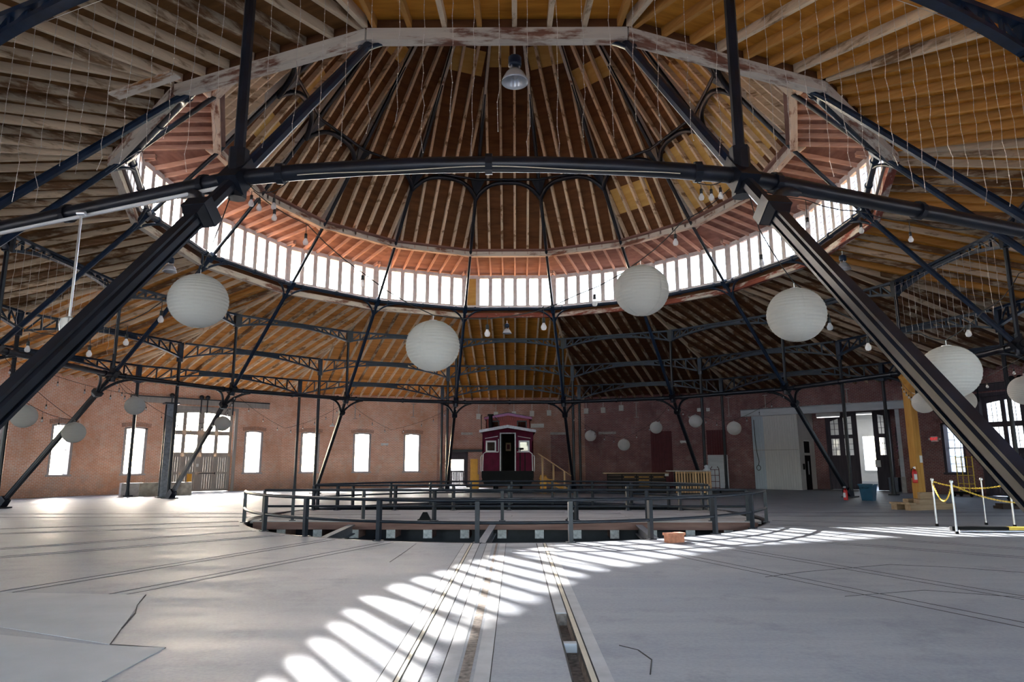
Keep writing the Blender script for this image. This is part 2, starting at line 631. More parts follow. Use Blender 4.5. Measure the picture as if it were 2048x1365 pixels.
for co, no in (((0.73, 0, 0), (1, 0, 0)), ((0.85, 0, 0), (1, 0, 0)), ((0, -14.35, 0), (0, 1, 0)), ((0, -20.0, 0), (0, 1, 0))):
    bmesh.ops.bisect_plane(bm, geom=bm.verts[:] + bm.edges[:] + bm.faces[:], plane_co=co, plane_no=no)
kill = [f for f in bm.faces if HOLE[0] < f.calc_center_median().x < HOLE[1] and HOLE[2] < f.calc_center_median().y < HOLE[3]]
bmesh.ops.delete(bm, geom=kill, context='FACES')
for f in bm.faces:
    f.normal_update()
    if f.normal.z < 0:
        f.normal_flip()
me = bpy.data.meshes.new('floor')
bm.to_mesh(me)
bm.free()
me.materials.append(M_FLOOR)
floor = struct('floor', me)

b = B()
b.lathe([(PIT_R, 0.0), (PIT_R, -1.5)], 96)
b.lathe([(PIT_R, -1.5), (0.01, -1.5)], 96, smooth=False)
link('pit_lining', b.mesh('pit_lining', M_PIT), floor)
b = B()
b.lathe([(PIT_R + 0.01, 0.004), (PIT_R - 0.03, 0.006), (PIT_R - 0.03, -0.14), (PIT_R, -0.14)], 96)
link('pit_kerb', b.mesh('pit_kerb', M_IRON), floor)
# flangeway below the hole and its spacers
b = B()
b.box(0.72, 0.86, -20.0, -14.34, -0.16, -0.12)
b.add([(0.73, -20, 0), (0.73, -14.35, 0), (0.73, -14.35, -0.13), (0.73, -20, -0.13)], [(0, 1, 2, 3)])
b.add([(0.85, -20, 0), (0.85, -14.35, 0), (0.85, -14.35, -0.13), (0.85, -20, -0.13)], [(3, 2, 1, 0)])
b.add([(0.73, -14.35, 0), (0.85, -14.35, 0), (0.85, -14.35, -0.13), (0.73, -14.35, -0.13)], [(0, 1, 2, 3)])
link('open_flangeway', b.mesh('open_flangeway', M_DIRT), floor)
link('flangeway_spacer', B().box(0.73, 0.85, -15.58, -15.50, -0.08, 0.0).mesh('flangeway_spacer', M_STRIP), floor)
# track strips: pale boards with dark joints, running to the camera side
y0, y1 = -20.5, -PIT_R - 0.05


def strip(x0, x1, m, h, ya=y0, yb=y1, name='track_strip'):
    return link(name, B().box(x0, x1, ya, yb, -0.02, h).mesh(name, m), floor)


for x0, x1, m, h in [(-0.735, -0.62, M_STRIP, 0.006), (-0.605, -0.575, M_CREAM, 0.010), (-0.56, -0.43, M_STRIP, 0.006),
                     (-0.28, -0.16, M_STRIP, 0.005), (-0.02, 0.10, M_STRIP, 0.005), (0.862, 0.905, M_CREAM, 0.009), (0.92, 1.03, M_STRIP, 0.006)]:
    strip(x0, x1, m, h)
strip(0.735, 0.845, M_STRIP, 0.006, -14.33, y1)
strip(-0.135, -0.05, M_DIRT, 0.003, -20.5, -12.0, 'drain_dirt')
strip(-0.10, -0.06, M_DIRT, 0.003, -11.8, y1, 'drain_dirt')
for x0, x1 in [(-0.745, -0.735), (-0.62, -0.605), (-0.575, -0.56), (-0.43, -0.42), (-0.29, -0.28), (0.10, 0.108), (0.905, 0.92), (0.85, 0.862), (0.715, 0.73)]:
    strip(x0, x1, M_GROOVE, 0.003, y0, y1, 'joint')
# joints of the other stall tracks
for k in (4, 5, 6, 7, -7, -6, -5, -4):
    a = k * A
    for x in (-0.85, -0.62, 0.62, 0.85):
        rr = 24.5
        me = bpy.data.meshes.get('stall_joint') or B().box(-0.007, 0.007, PIT_R + 0.1, rr, -0.01, 0.003).mesh('stall_joint', M_GROOVE)
        p = rot((x, 0, 0), a)
        link('joint', me, floor, p, a)
    me = bpy.data.meshes.get('stall_strip') or B().box(-0.03, 0.03, PIT_R + 0.1, 24.5, -0.01, 0.002).mesh('stall_strip', M_PATCH)
    if k > 0:
        link('track_strip', me, floor, rot((-0.735, 0, 0), a), a)
        link('track_strip', me, floor, rot((0.735, 0, 0), a), a)
# pale concrete patches and a crack
link('patch', B().slab([(-4.30, -13.25), (-3.36, -15.60), (-5.6, -14.6), (-7.3, -13.6), (-6.6, -13.05)], -0.01, 0.004).mesh('patch', M_PATCH), floor)
link('patch', B().slab([(-2.80, -15.72), (-2.78, -17.4), (-5.6, -17.2), (-6.2, -14.75), (-3.4, -15.64)], -0.01, 0.005).mesh('patch', M_PATCH), floor)


def crack(pts, w=0.012):
    pts = [Vector((x, y, 0)) for x, y in pts]
    b = B()
    for p, q in zip(pts[:-1], pts[1:]):
        b.beam(p + Vector((0, 0, 0.001)), q + Vector((0, 0, 0.001)), w * random.uniform(0.6, 1.5), 0.006)
    return link('crack', b.mesh('crack', M_GROOVE), floor)


crack([(-4.30, -13.25), (-4.05, -13.9), (-3.85, -14.3), (-3.6, -15.0), (-3.36, -15.60), (-2.80, -15.72), (-2.95, -16.1), (-2.78, -16.7)], 0.014)
crack([(-1.78, -10.42), (-1.74, -9.0), (-1.72, -7.8)], 0.007)
crack([(3.85, -11.97), (4.6, -11.5), (5.3, -11.2), (6.27, -10.78), (7.1, -11.1), (8.2, -11.9)], 0.006)
crack([(4.3, -13.4), (5.5, -13.0), (6.6, -13.6)], 0.005)
crack([(1.33, -16.5), (1.42, -16.1), (1.36, -15.8), (1.22, -15.65)], 0.008)
crack([(7.2, -6.6), (8.0, -5.9), (9.2, -5.2), (9.9, -5.0)], 0.02)

# ------------------------------------------------------------------ brick walls with openings
WT = 0.45


def wall_mesh(name, openings, mats, ztop=6.2):
    """openings: (x0, x1, z0, z1, rise); inner face y=0 at AW, outer y=WT"""
    h = AW * T
    b = B()
    xs = {-h, h}
    for x0, x1, z0, z1, rise in openings:
        n = 8 if rise else 1
        for i in range(n + 1):
            xs.add(round(x0 + (x1 - x0) * i / n, 5))
    xs = sorted(xs)

    def top(o, x):
        x0, x1, z0, z1, rise = o
        u = (2 * (x - x0) / (x1 - x0) - 1)
        return z1 - rise * u * u
    quads = []
    for xa, xb in zip(xs[:-1], xs[1:]):
        o = next((o for o in openings if o[0] - 1e-4 <= xa and xb <= o[1] + 1e-4), None)
        segs = [((0, 0), (ztop, ztop))] if o is None else [((top(o, xa), top(o, xb)), (ztop, ztop))] + ([((0, 0), (o[2], o[2]))] if o[2] > 0.02 else [])
        for (za, zb), (zc, zd) in segs:
            for y, flip in ((0, False), (WT, True)):
                s = (AW + y) / AW if y else 1
                fx = lambda x: x * s if abs(abs(x) - h) < 1e-4 else x
                vs = [(fx(xa), AW + y, za), (fx(xb), AW + y, zb), (fx(xb), AW + y, zd), (fx(xa), AW + y, zc)]
                b.add(vs, [(3, 2, 1, 0) if flip else (0, 1, 2, 3)])
        if o:
            za, zb = top(o, xa), top(o, xb)
            b.add([(xa, AW, za), (xb, AW, zb), (xb, AW + WT, zb), (xa, AW + WT, za)], [(0, 1, 2, 3)])
    for o in openings:
        x0, x1, z0, z1, rise = o
        zz = z1 - rise
        b.add([(x0, AW, z0), (x0, AW + WT, z0), (x0, AW + WT, zz), (x0, AW, zz)], [(0, 1, 2, 3)])
        b.add([(x1, AW, z0), (x1, AW + WT, z0), (x1, AW + WT, zz), (x1, AW, zz)], [(3, 2, 1, 0)])
        if z0 > 0.02:
            b.add([(x0, AW, z0), (x1, AW, z0), (x1, AW + WT, z0), (x0, AW + WT, z0)], [(0, 1, 2, 3)])
    s = (AW + WT) / AW
    b.add([(-h, AW, ztop), (h, AW, ztop), (h * s, AW + WT, ztop), (-h * s, AW + WT, ztop)], [(0, 1, 2, 3)])
    return b.mesh(name, mats, (0, AW, 0))


WIN_X = 3.42
WIN = lambda x: (x - 0.6, x + 0.6, 1.05, 3.68, 0.08)
DOOR_OPEN = (-1.95, 1.95, 0.0, 4.95, 0.0)
NARROW = (-4.52, -3.02, 0.0, 2.40, 0.0)
OPEN = {}
for k in FACES:
    if k == 1:
        OPEN[k] = [WIN(-3.42), WIN(-0.05), WIN(3.38)]
    elif k == 3:
        OPEN[k] = [WIN(-3.6), WIN(-0.35), WIN(3.1)]
    elif k == 0:
        OPEN[k] = [NARROW]
    elif k == -1:
        OPEN[k] = []
    elif k == -2:
        OPEN[k] = [(-4.34, 4.20, 0.0, 4.52, 0.0)]
    else:
        OPEN[k] = [WIN(-3.45), DOOR_OPEN, WIN(3.3)]
walls = {}
for k in FACES:
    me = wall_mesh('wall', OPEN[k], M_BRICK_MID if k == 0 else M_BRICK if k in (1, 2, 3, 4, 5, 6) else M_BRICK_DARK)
    walls[k] = struct('wall_' + COMPASS[k], me, rot((0, AW, 0), k * A), k * A)
    # soldier-course brick arches over the windows
    for o in OPEN[k]:
        if o[4] > 0:
            if o[4] not in MATS:
                bb = B()
                n = 17
                for i in range(n):
                    u = -1 + 2 * (i + 0.5) / n
                    x = u * 0.74
                    z = 0.02 - 0.08 * u * u
                    bb.beam((x, -0.012, z), (x + 0.035 * u, -0.012, z + 0.22), 0.075, 0.03, (0, 1, 0))
                MATS[o[4]] = bb.mesh('brick_arch', M_BRICK)
            a_ = link('brick_arch', MATS[o[4]], walls[k], ((o[0] + o[1]) / 2, 0, o[3]))
            a_['kind'] = 'stuff'
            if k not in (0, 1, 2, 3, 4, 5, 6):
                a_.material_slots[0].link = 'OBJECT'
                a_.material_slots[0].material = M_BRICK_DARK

# windows: frame, two sashes, panes; the dim side has muntins
def window_parts(grid):
    fr = B()
    w, z0, z1 = 0.6, 1.05, 3.68
    d0, d1 = 0.02, 0.40
    for x0, x1 in ((-w, -w + 0.14), (w - 0.14, w)):
        fr.box(x0, x1, d0, d1, z0, z1 - 0.02)
    n = 8
    for i in range(n):
        xa, xb = -w + 2 * w * i / n, -w + 2 * w * (i + 1) / n
        ua, ub = xa / w, xb / w
        za, zb = z1 - 0.08 * ua * ua, z1 - 0.08 * ub * ub
        fr.hexa([(xa, d0, za - 0.09), (xb, d0, zb - 0.09), (xb, d1, zb - 0.09), (xa, d1, za - 0.09), (xa, d0, za), (xb, d0, zb), (xb, d1, zb), (xa, d1, za)])
    fr.box(-w - 0.06, w + 0.06, -0.04, d1 + 0.04, z0 - 0.06, z0 + 0.04)
    sash = []
    for zz0, zz1, y in ((1.09, 2.36, 0.30), (2.32, 3.58, 0.34)):
        s = B()
        s.box(-0.50, 0.50, y - 0.02, y + 0.02, zz0, zz0 + 0.04)
        s.box(-0.50, 0.50, y - 0.02, y + 0.02, zz1 - 0.04, zz1)
        s.box(-0.50, -0.465, y - 0.02, y + 0.02, zz0, zz1)
        s.box(0.465, 0.50, y - 0.02, y + 0.02, zz0, zz1)
        if grid:
            for i in (1, 2):
                x = -0.465 + 0.93 * i / 3
                s.box(x - 0.011, x + 0.011, y - 0.012, y + 0.012, zz0 + 0.04, zz1 - 0.04)
            for i in (1, 2):
                z = zz0 + 0.04 + (zz1 - zz0 - 0.08) * i / 3
                s.box(-0.465, 0.465, y - 0.012, y + 0.012, z - 0.011, z + 0.011)
        g = B()
        g.box(-0.465, 0.465, y - 0.003, y + 0.003, zz0 + 0.04, zz1 - 0.04)
        sash.append((s, g))
    return fr, sash


WINM = {}
for grid in (0, 1):
    fr, sash = window_parts(grid)
    mm = M_DARK_PAINT if grid else M_WINDOW_WHITE
    WINM[grid] = (fr.mesh('window_frame', mm if grid else M_WINDOW_GREY), [(s.mesh('sash', mm), g.mesh('pane', M_MILKY if grid else M_GLASS)) for s, g in sash])
n_win = 0
for k in FACES:
    for o in OPEN[k]:
        if o[4] > 0:
            n_win += 1
            grid = 1 if k in (-3, -4) else 0
            fr, sash = WINM[grid]
            x = (o[0] + o[1]) / 2
            w_ = struct('window_%d' % n_win, fr, rot((x, AW, 0), k * A), k * A)
            for s, g in sash:
                so = link('sash', s, w_)
                link('pane', g, so)


# big stall doors: two sliding leaves with four panes and boarded panels, rail and hangers
def stall_door(paint, glassm, grid):
    parts = []
    fr = B()
    fr.box(-2.10, -1.93, -0.10, 0.40, 0, 4.95)
    fr.box(1.93, 2.10, -0.10, 0.40, 0, 4.95)
    fr.box(-2.10, 2.10, -0.02, 0.40, 4.80, 4.97)
    leaf, panel, pane, mun = B(), B(), B(), B()
    W = 1.92

    def arch(x):        # curve of the upper lights, over both leaves
        return 4.62 - 0.16 * (abs(x + 0.0) / 1.7) ** 2
    cols = [(0.16, 0.84), (1.04, 1.70)]
    rows = [(2.28, 3.30), (3.55, None)]
    prow = [(0.16, 1.02), (1.14, 2.02)]
    y0_, y1_ = 0.10, 0.17
    for z0, z1 in ((0.02, 0.16), (1.02, 1.14), (2.02, 2.28), (3.30, 3.55)):
        leaf.box(0.0, W, y0_, y1_, z0, z1)
    for x0, x1 in ((0.0, 0.16), (0.84, 1.04), (1.70, W)):
        leaf.box(x0, x1, y0_, y1_, 0.16, 4.85)
    for x0, x1 in cols:
        n = 5
        for i in range(n):
            xa, xb = x0 + (x1 - x0) * i / n, x0 + (x1 - x0) * (i + 1) / n
            za, zb = arch(xa), arch(xb)
            leaf.hexa([(xa, y0_, za), (xb, y0_, zb), (xb, y1_, zb), (xa, y1_, za), (xa, y0_, 4.85), (xb, y0_, 4.85), (xb, y1_, 4.85), (xa, y1_, 4.85)])
    panes = []
    for x0, x1 in cols:
        for z0, z1 in rows:
            g = B()
            if z1 is None:
                g.prism([(x0, z0), (x1, z0), (x1, arch(x1)), ((x0 + x1) / 2, arch((x0 + x1) / 2)), (x0, arch(x0))], 0.130, 0.136)
            else:
                g.box(x0, x1, 0.130, 0.136, z0, z1)
            panes.append(g)
            if grid:
                zt = z1 or 4.5
                for i in (1, 2):
                    x = x0 + (x1 - x0) * i / 3
                    mun.box(x - 0.010, x + 0.010, 0.118, 0.148, z0, zt)
                    z = z0 + (zt - z0) * i / 3
                    mun.box(x0, x1, 0.118, 0.148, z - 0.010, z + 0.010)
    boards = []
    for x0, x1 in cols:
        for z0, z1 in prow:
            n = 5
            for i in range(n):
                xa = x0 + (x1 - x0) * i / n
                xb = x0 + (x1 - x0) * (i + 1) / n
                boards.append(B().box(xa + 0.004, xb - 0.004, 0.135, 0.16, z0, z1))
    return fr, leaf, panes, mun, boards


DOORM = {}
for grid, paint, gl in ((0, M_GREY_PAINT, M_GLASS), (1, M_DARK_PAINT, M_MILKY)):
    fr, leaf, panes, mun, boards = stall_door(paint, gl, grid)
    rail = B().box(-4.0, 4.05, -0.14, -0.05, 5.05, 5.38)
    bar = B().box(-4.0, 4.05, -0.18, -0.15, 5.36, 5.42)
    hang = B()
    hang.lathe([(0.0, -0.03), (0.13, -0.03), (0.13, 0.03), (0.0, 0.03)], 14)
    hang.v = [(x, z - 0.17, y + 5.52) for x, y, z in hang.v]
    hang.box(-0.03, 0.03, -0.20, -0.17, 4.55, 5.52)
    DOORM[grid] = (fr.mesh('door_frame', paint), leaf.mesh('door_leaf', paint), [p.mesh('pane', gl) for p in panes],
                   mun.mesh('muntin', M_MUNTIN) if grid else None, [p.mesh('board', paint) for p in boards],
                   rail.mesh('door_rail', M_GREY_PAINT if not grid else M_DARK_PAINT), bar.mesh('rail_iron', M_IRON), hang.mesh('hanger', M_IRON))
n_door = 0
for k in FACES:
    if DOOR_OPEN not in OPEN[k]:
        continue
    n_door += 1
    grid = 1 if k in (-3, -4) else 0
    fr, leaf, panes, mun, boards, rail, bar, hang = DOORM[grid]
    d = struct('door_%d' % n_door, fr, rot((0.08, AW, 0), k * A), k * A)
    for sgn in (1, -1):
        lf = link('door_leaf', leaf, d)
        lf.scale = (sgn, 1, 1)
        if k in (7, 8, -7):  # unseen doors slid open to let daylight onto the near floor
            lf.location = (sgn * 1.9, -0.22, 0)
        for p in panes:
            link('pane', p, lf)
        for p in boards:
            link('board', p, lf)
        if mun:
            link('muntin', mun, lf)
    link('door_rail', rail, d)
    link('rail_iron', bar, d)
    for x in (-1.86, -0.20, 0.16, 1.70):
        link('hanger', hang, d, (x, 0, 0))
    if k == 2:
        link('bolt_bar', B().tube([(0.02, 0.06, 1.06), (0.98, 0.06, 1.06)], 0.022, 8).tube([(0.97, 0.06, 1.0), (0.97, 0.06, 1.12)], 0.03, 8).mesh('bolt_bar', M_IRON), d)
        link('door_notice', B().box(-0.12, 0.02, 0.085, 0.10, 1.45, 1.62).mesh('door_notice', M_WHITE), d)

# ------------------------------------------------------------------ lower roof (one ceiling per bay) with rafters
def roof_plank(a0, a1, z0, z1, th, x_extra=0.02):
    b = B()
    h0, h1 = a0 * T + x_extra, a1 * T + x_extra
    b.hexa([(-h0, a0, z0), (h0, a0, z0), (h1, a1, z1), (-h1, a1, z1), (-h0, a0, z0 + th), (h0, a0, z0 + th), (h1, a1, z1 + th), (-h1, a1, z1 + th)])
    return b


RH = 0.175
deck_me = roof_plank(11.38, 26.75, zu(11.38) + RH, zu(26.75) + RH, 0.09).mesh('ceiling', M_DECK)
RAFT = {}
for i in range(9):
    x = 0.305 + 0.61 * i
    s0 = max(11.42, (x + 0.06) / T)
    bb = B()
    for xs in ((x,),):
        x0, x1 = x - 0.043, x + 0.043
        a0, a1 = s0, 26.0
        bb.hexa([(x0, a0, zu(a0)), (x1, a0, zu(a0)), (x1, a1, zu(a1)), (x0, a1, zu(a1)), (x0, a0, zu(a0) + RH), (x1, a0, zu(a0) + RH), (x1, a1, zu(a1) + RH), (x0, a1, zu(a1) + RH)])
    if s0 < 25.5:
        RAFT[i] = bb.mesh('rafter', M_RAFTER_WHITE)
hip_me = B().beam((0, 11.5 / CO, zu(11.5) + 0.10), (0, 26.0 / CO, zu(26.0) + 0.10), 0.09, 0.24).mesh('hip_rafter', M_RAFTER_WHITE)


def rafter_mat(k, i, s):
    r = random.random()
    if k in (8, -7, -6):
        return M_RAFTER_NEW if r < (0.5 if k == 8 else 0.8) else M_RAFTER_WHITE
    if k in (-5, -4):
        return M_RAFTER_WORN_DIM if r < 0.5 else (M_RAFTER_NEW if r < 0.7 else M_RAFTER_WHITE)
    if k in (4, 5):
        return M_RAFTER_WORN_DIM if r < 0.7 else M_RAFTER_WHITE
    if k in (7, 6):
        return M_RAFTER_WHITE if r < 0.6 else M_RAFTER_WORN_DIM
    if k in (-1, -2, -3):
        return M_RAFTER_WORN_DIM if r < 0.75 else M_RAFTER_WHITE  # worn rafters used here to paint in the dim side's shade
    return M_RAFTER_WHITE if r < 0.9 else (M_RAFTER_NEW if r < 0.95 else M_RAFTER_WORN_DIM)


n_ceil = 0
for k in FACES:
    n_ceil += 1
    c = struct('ceiling_%d' % n_ceil, deck_me, (0, 0, 0), k * A, M_DECK_LIT if k in (1, 2, 3) else M_DECK_DARK if k in (-1, -2, -3) else M_DECK_OLD if k in (4, 5, 6, 7) else M_DECK)  # window-side bays brightened and dim-side bays shaded by deck colour
    for i, me in RAFT.items():
        for s in (1, -1):
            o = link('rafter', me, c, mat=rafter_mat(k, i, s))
            o.scale = (s, 1, 1)
    link('hip_rafter', hip_me, c, rz=A / 2, mat=M_RAFTER_WHITE)
    tim = bpy.data.meshes.get('ring_timber') or B().box(-11.38 * T, 11.38 * T, 11.26, 11.46, 8.84, 9.06).mesh('ring_timber', M_PEEL)
    link('ring_timber', tim, c, mat=M_PEEL_RED if k in (0, -1, -2, -3, -4, -5) else M_PEEL)
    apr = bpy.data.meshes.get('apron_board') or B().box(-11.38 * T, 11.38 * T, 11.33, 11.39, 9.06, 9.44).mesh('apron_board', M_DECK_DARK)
    link('apron_board', apr, c)

# ------------------------------------------------------------------ clerestory windows
CY = 11.36
SLOT = 0.63
fr = B()
hw = CY * T
fr.box(-hw - 0.02, hw + 0.02, CY - 0.05, CY + 0.09, 9.33, 9.47)
fr.box(-hw - 0.02, hw + 0.02, CY - 0.10, CY + 0.02, 9.29, 9.35)
fr.box(-hw - 0.02, hw + 0.02, CY - 0.05, CY + 0.09, 10.86, 11.04)
cl_frame = fr.mesh('clerestory_frame', M_WINDOW_WHITE)
cl_post = B().box(-0.10, 0.10, -0.05, 0.09, 9.45, 10.90).mesh('mullion', M_WINDOW_WHITE)
cl_pane = B().box(-0.222, 0.222, 0.02, 0.026, 9.46, 10.88).mesh('pane', M_GLASS)
mb = B()
for i in (1, 2):
    x = -0.232 + 0.464 * i / 3
    mb.box(x - 0.005, x + 0.005, 0.012, 0.034, 9.47, 10.86)
for i in range(1, 6):
    z = 9.47 + 1.39 * i / 6
    mb.box(-0.232, 0.232, 0.012, 0.034, z - 0.005, z + 0.005)
cl_mun = mb.mesh('muntin', M_MUNTIN)
cl_board = B().box(-0.24, 0.24, 0.0, 0.03, 9.46, 10.88).mesh('blanking_panel', M_PLY)
for k in FACES:
    n_win += 1
    w_ = struct('window_%d' % n_win, cl_frame, (0, 0, 0), k * A)
    for i in range(8):
        x = -3.5 * SLOT + i * SLOT
        link('mullion', cl_post, w_, (x, CY, 0))
    for i in range(7):
        x = -3 * SLOT + i * SLOT
        if k == 0 and i == 0:
            link('blanking_panel', cl_board, w_, (x, CY, 0))
            continue
        p = link('pane', cl_pane, w_, (x, CY, 0))
        if k in (-3, -4, -5, -6, -7, 5, 6, 7):
            link('muntin', cl_mun, p)

# ------------------------------------------------------------------ dome: flared eave and steep upper roof
def zd(a):          # underside of the steep dome rafters
    return 11.63 + 1.31 * (9.20 - a)


def ze(a):          # underside of the flared eave rafters
    return 11.42 - 0.215 * (a - 9.20)


DRH = 0.18
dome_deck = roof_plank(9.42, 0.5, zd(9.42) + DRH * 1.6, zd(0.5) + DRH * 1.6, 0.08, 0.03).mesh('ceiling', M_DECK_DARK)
eave_deck = roof_plank(8.98, 11.60, ze(8.98) + 0.14, ze(11.60) + 0.14, 0.07).mesh('eave_sheathing', M_DECK_PINK)
DR, ER = {}, {}
for i in range(4):
    x = 0.305 + 0.61 * i
    at = max(0.6, (x + 0.05) / T)
    if at < 8.8:
        a0, a1 = 9.34, at
        x0, x1 = x - 0.052, x + 0.052
        hh = DRH * 1.65
        DR[i] = B().hexa([(x0, a0, zd(a0)), (x1, a0, zd(a0)), (x1, a1, zd(a1)), (x0, a1, zd(a1)), (x0, a0, zd(a0) + hh), (x1, a0, zd(a0) + hh), (x1, a1, zd(a1) + hh), (x0, a1, zd(a1) + hh)]).mesh('rafter', M_RAFTER_WHITE)
    a0, a1 = max(9.1, (x + 0.05) / T), 11.42
    x0, x1 = x - 0.034, x + 0.034
    if a0 < 11.5:
        ER[i] = B().hexa([(x0, a0, ze(a0)), (x1, a0, ze(a0)), (x1, a1, ze(a1)), (x0, a1, ze(a1)), (x0, a0, ze(a0) + 0.14), (x1, a0, ze(a0) + 0.14), (x1, a1, ze(a1) + 0.14), (x0, a1, ze(a1) + 0.14)]).mesh('eave_rafter', M_RAFTER_PINK)
dome_hip = B().beam((0, 9.45 / CO, zd(9.45) + 0.08), (0, 0.7 / CO, zd(0.7) + 0.08), 0.11, 0.30).mesh('hip_rafter', M_PEEL_Y)
ring_d = B().box(-9.26 * T, 9.26 * T, 9.10, 9.32, 11.36, 11.60).mesh('purlin', M_PEEL)
pz = lambda a: zd(a) + DRH * 1.6 - 0.012


def ply(x0, x1, a0, a1):
    return B().hexa([(x0, a0, pz(a0)), (x1, a0, pz(a0)), (x1, a1, pz(a1)), (x0, a1, pz(a1)), (x0, a0, pz(a0) + 0.02), (x1, a0, pz(a0) + 0.02), (x1, a1, pz(a1) + 0.02), (x0, a1, pz(a1) + 0.02)]).mesh('plywood_patch', M_PLY)


PATCHES = {-2: [(-1.45, 0.45, 8.6, 7.9), (-1.0, 1.0, 5.2, 4.7)], -3: [(-1.5, 1.2, 9.1, 7.5)], -4: [(-1.6, 1.6, 9.0, 6.0)], -5: [(-1.5, 0.4, 8.8, 7.3)], -1: [(-0.75, 0.8, 4.45, 3.9)], 0: [(-0.9, 0.1, 4.35, 3.8)],
           1: [(-0.8, 0.7, 4.6, 4.0)], 4: [(-0.3, 1.2, 7.4, 6.5), (-0.6, 0.9, 8.6, 8.0)], 5: [(0.1, 1.4, 7.2, 6.4)], 3: [(-1.0, 0.9, 5.0, 4.6)]}
for k in FACES:
    n_ceil += 1
    c = struct('ceiling_%d' % n_ceil, dome_deck, (0, 0, 0), k * A)
    link('eave_sheathing', eave_deck, c)
    for i, me in DR.items():
        for s in (1, -1):
            m = M_RAFTER_WHITE
            if k in (-6, -7) and random.random() < 0.5:
                m = M_RAFTER_NEW
            o = link('rafter', me, c, mat=m)
            o.scale = (s, 1, 1)
    for i, me in ER.items():
        for s in (1, -1):
            o = link('eave_rafter', me, c)
            o.scale = (s, 1, 1)
    link('hip_rafter', dome_hip, c, rz=A / 2)
    link('purlin', ring_d, c)
    for q in PATCHES.get(k, []):
        link('plywood_patch', ply(*q), c)
n_ceil += 1
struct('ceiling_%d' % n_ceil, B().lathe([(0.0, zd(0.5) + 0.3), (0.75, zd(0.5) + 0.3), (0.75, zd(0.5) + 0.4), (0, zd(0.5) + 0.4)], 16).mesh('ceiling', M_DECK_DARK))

# ------------------------------------------------------------------ ironwork
def ypath(R, H, drop, reach, slope, sgn):
    """curved bracket from the inclined strut out to the ring pipe"""
    p0 = Vector((0, R + drop / slope, H - drop))
    p2 = Vector((sgn * reach * math.cos(A / 2), R - reach * math.sin(A / 2), H - 0.07))
    p1 = Vector((sgn * reach * 0.32, R + 0.1 / slope, H - 0.13))
    return [p0 * (1 - t) ** 2 + p1 * 2 * t * (1 - t) + p2 * t * t for t in [i / 8 for i in range(9)]]


def octo(pts, rs):
    return B().tube(pts, rs, 8, smooth=False)


S0, S1, S2, S3, S4 = (Vector((0, RS, 0.06)), Vector((0, RM, HM)), Vector((0, RA, HA)), Vector((0, RD, HD)), Vector((0, RQ, HQ)))
S5 = Vector((0, 1.2, HQ + 1.33 * (RQ - 1.2)))
sl1 = HM / (RS - RM)
sl2 = (HA - HM) / (RM - RA)
off = (0, RS, 0)
d1 = (S1 - S0).normalized()
shaft = B()
shaft.tube([S0, S0 + d1 * 0.5, S0 + d1 * 3.0, S1 - d1 * 1.0, S1], [0.07, 0.072, 0.078, 0.078, 0.078], 8, smooth=False)
# raised flanges along the casting
nrm = Vector((0, d1.z, -d1.y))
shaft.beam(S0 + nrm * 0.07 + d1 * 0.3, S1 + nrm * 0.07 - d1 * 0.9, 0.12, 0.024, nrm)
shaft.beam(S0 - nrm * 0.07 + d1 * 0.3, S1 - nrm * 0.07 - d1 * 0.9, 0.145, 0.024, nrm)
me_shaft = shaft.mesh('lower_shaft', M_IRON, off)
d2 = (S2 - S1).normalized()
me_shaft2 = octo([S1, S1 + d2 * 2.8, S2], [0.08, 0.08, 0.075]).mesh('upper_shaft', M_IRON_BLUE, off)
sh3 = B()
sh3.tube([S2, S3, S4], [0.06, 0.07, 0.085], 8)
sh3.tube([S4, S5], [0.085, 0.07], 8)
me_shaft3 = sh3.mesh('dome_rod', M_IRON, off)
col = B()
pc = S1 - d1 * 0.85
col.beam(pc - d1 * 0.08, pc + d1 * 0.08, 0.28, 0.28, nrm)
col.beam(pc - d1 * 0.18, pc - d1 * 0.08, 0.17, 0.17, nrm, w2=0.26, h2=0.26)
me_collar = col.mesh('collar', M_IRON, off)
hub = B()
hub.beam(S1 - d1 * 0.20, S1 + d2 * 0.24, 0.25, 0.25, nrm)
hub.tube([S1 + Vector((0, 0, -0.25)), S1 + Vector((0, 0, 0.35))], 0.115, 8, smooth=False)
me_hub = hub.mesh('joint_casting', M_IRON, off)
hub2 = B()
hub2.beam(S2 - d2 * 0.2, S2 + d2 * 0.16, 0.19, 0.19, nrm)
me_hub2 = hub2.mesh('joint_casting', M_IRON_BLUE, off)
post = B()
ptop = zu(RM * CO) - 0.02
post.tube([(0, RM, HM), (0, RM, ptop - 0.55)], 0.066, 8, smooth=False)
post.box(-0.11, 0.11, RM - 0.10, RM + 0.10, ptop - 0.6, ptop)
me_post = post.mesh('king_post', M_IRON, off)
foot = B()
foot.box(-0.24, 0.24, RS - 0.34, RS + 0.30, 0, 0.05)
foot.beam(S0 + d1 * 0.02, S0 + d1 * 0.42, 0.32, 0.32, nrm, w2=0.26, h2=0.26)
me_foot = foot.mesh('foot', M_IRON, off)
me_br = []
for (R, H, dr, re, sl, ra) in ((RM, HM, 0.75, 0.85, sl1, 0.055), (RA, HA, 0.62, 0.78, sl2, 0.045)):
    for sgn in (1, -1):
        me_br.append(B().tube(ypath(R, H, dr, re, sl, sgn), ra, 6).mesh('curved_bracket', M_IRON if R == RM else M_IRON_BLUE, off))
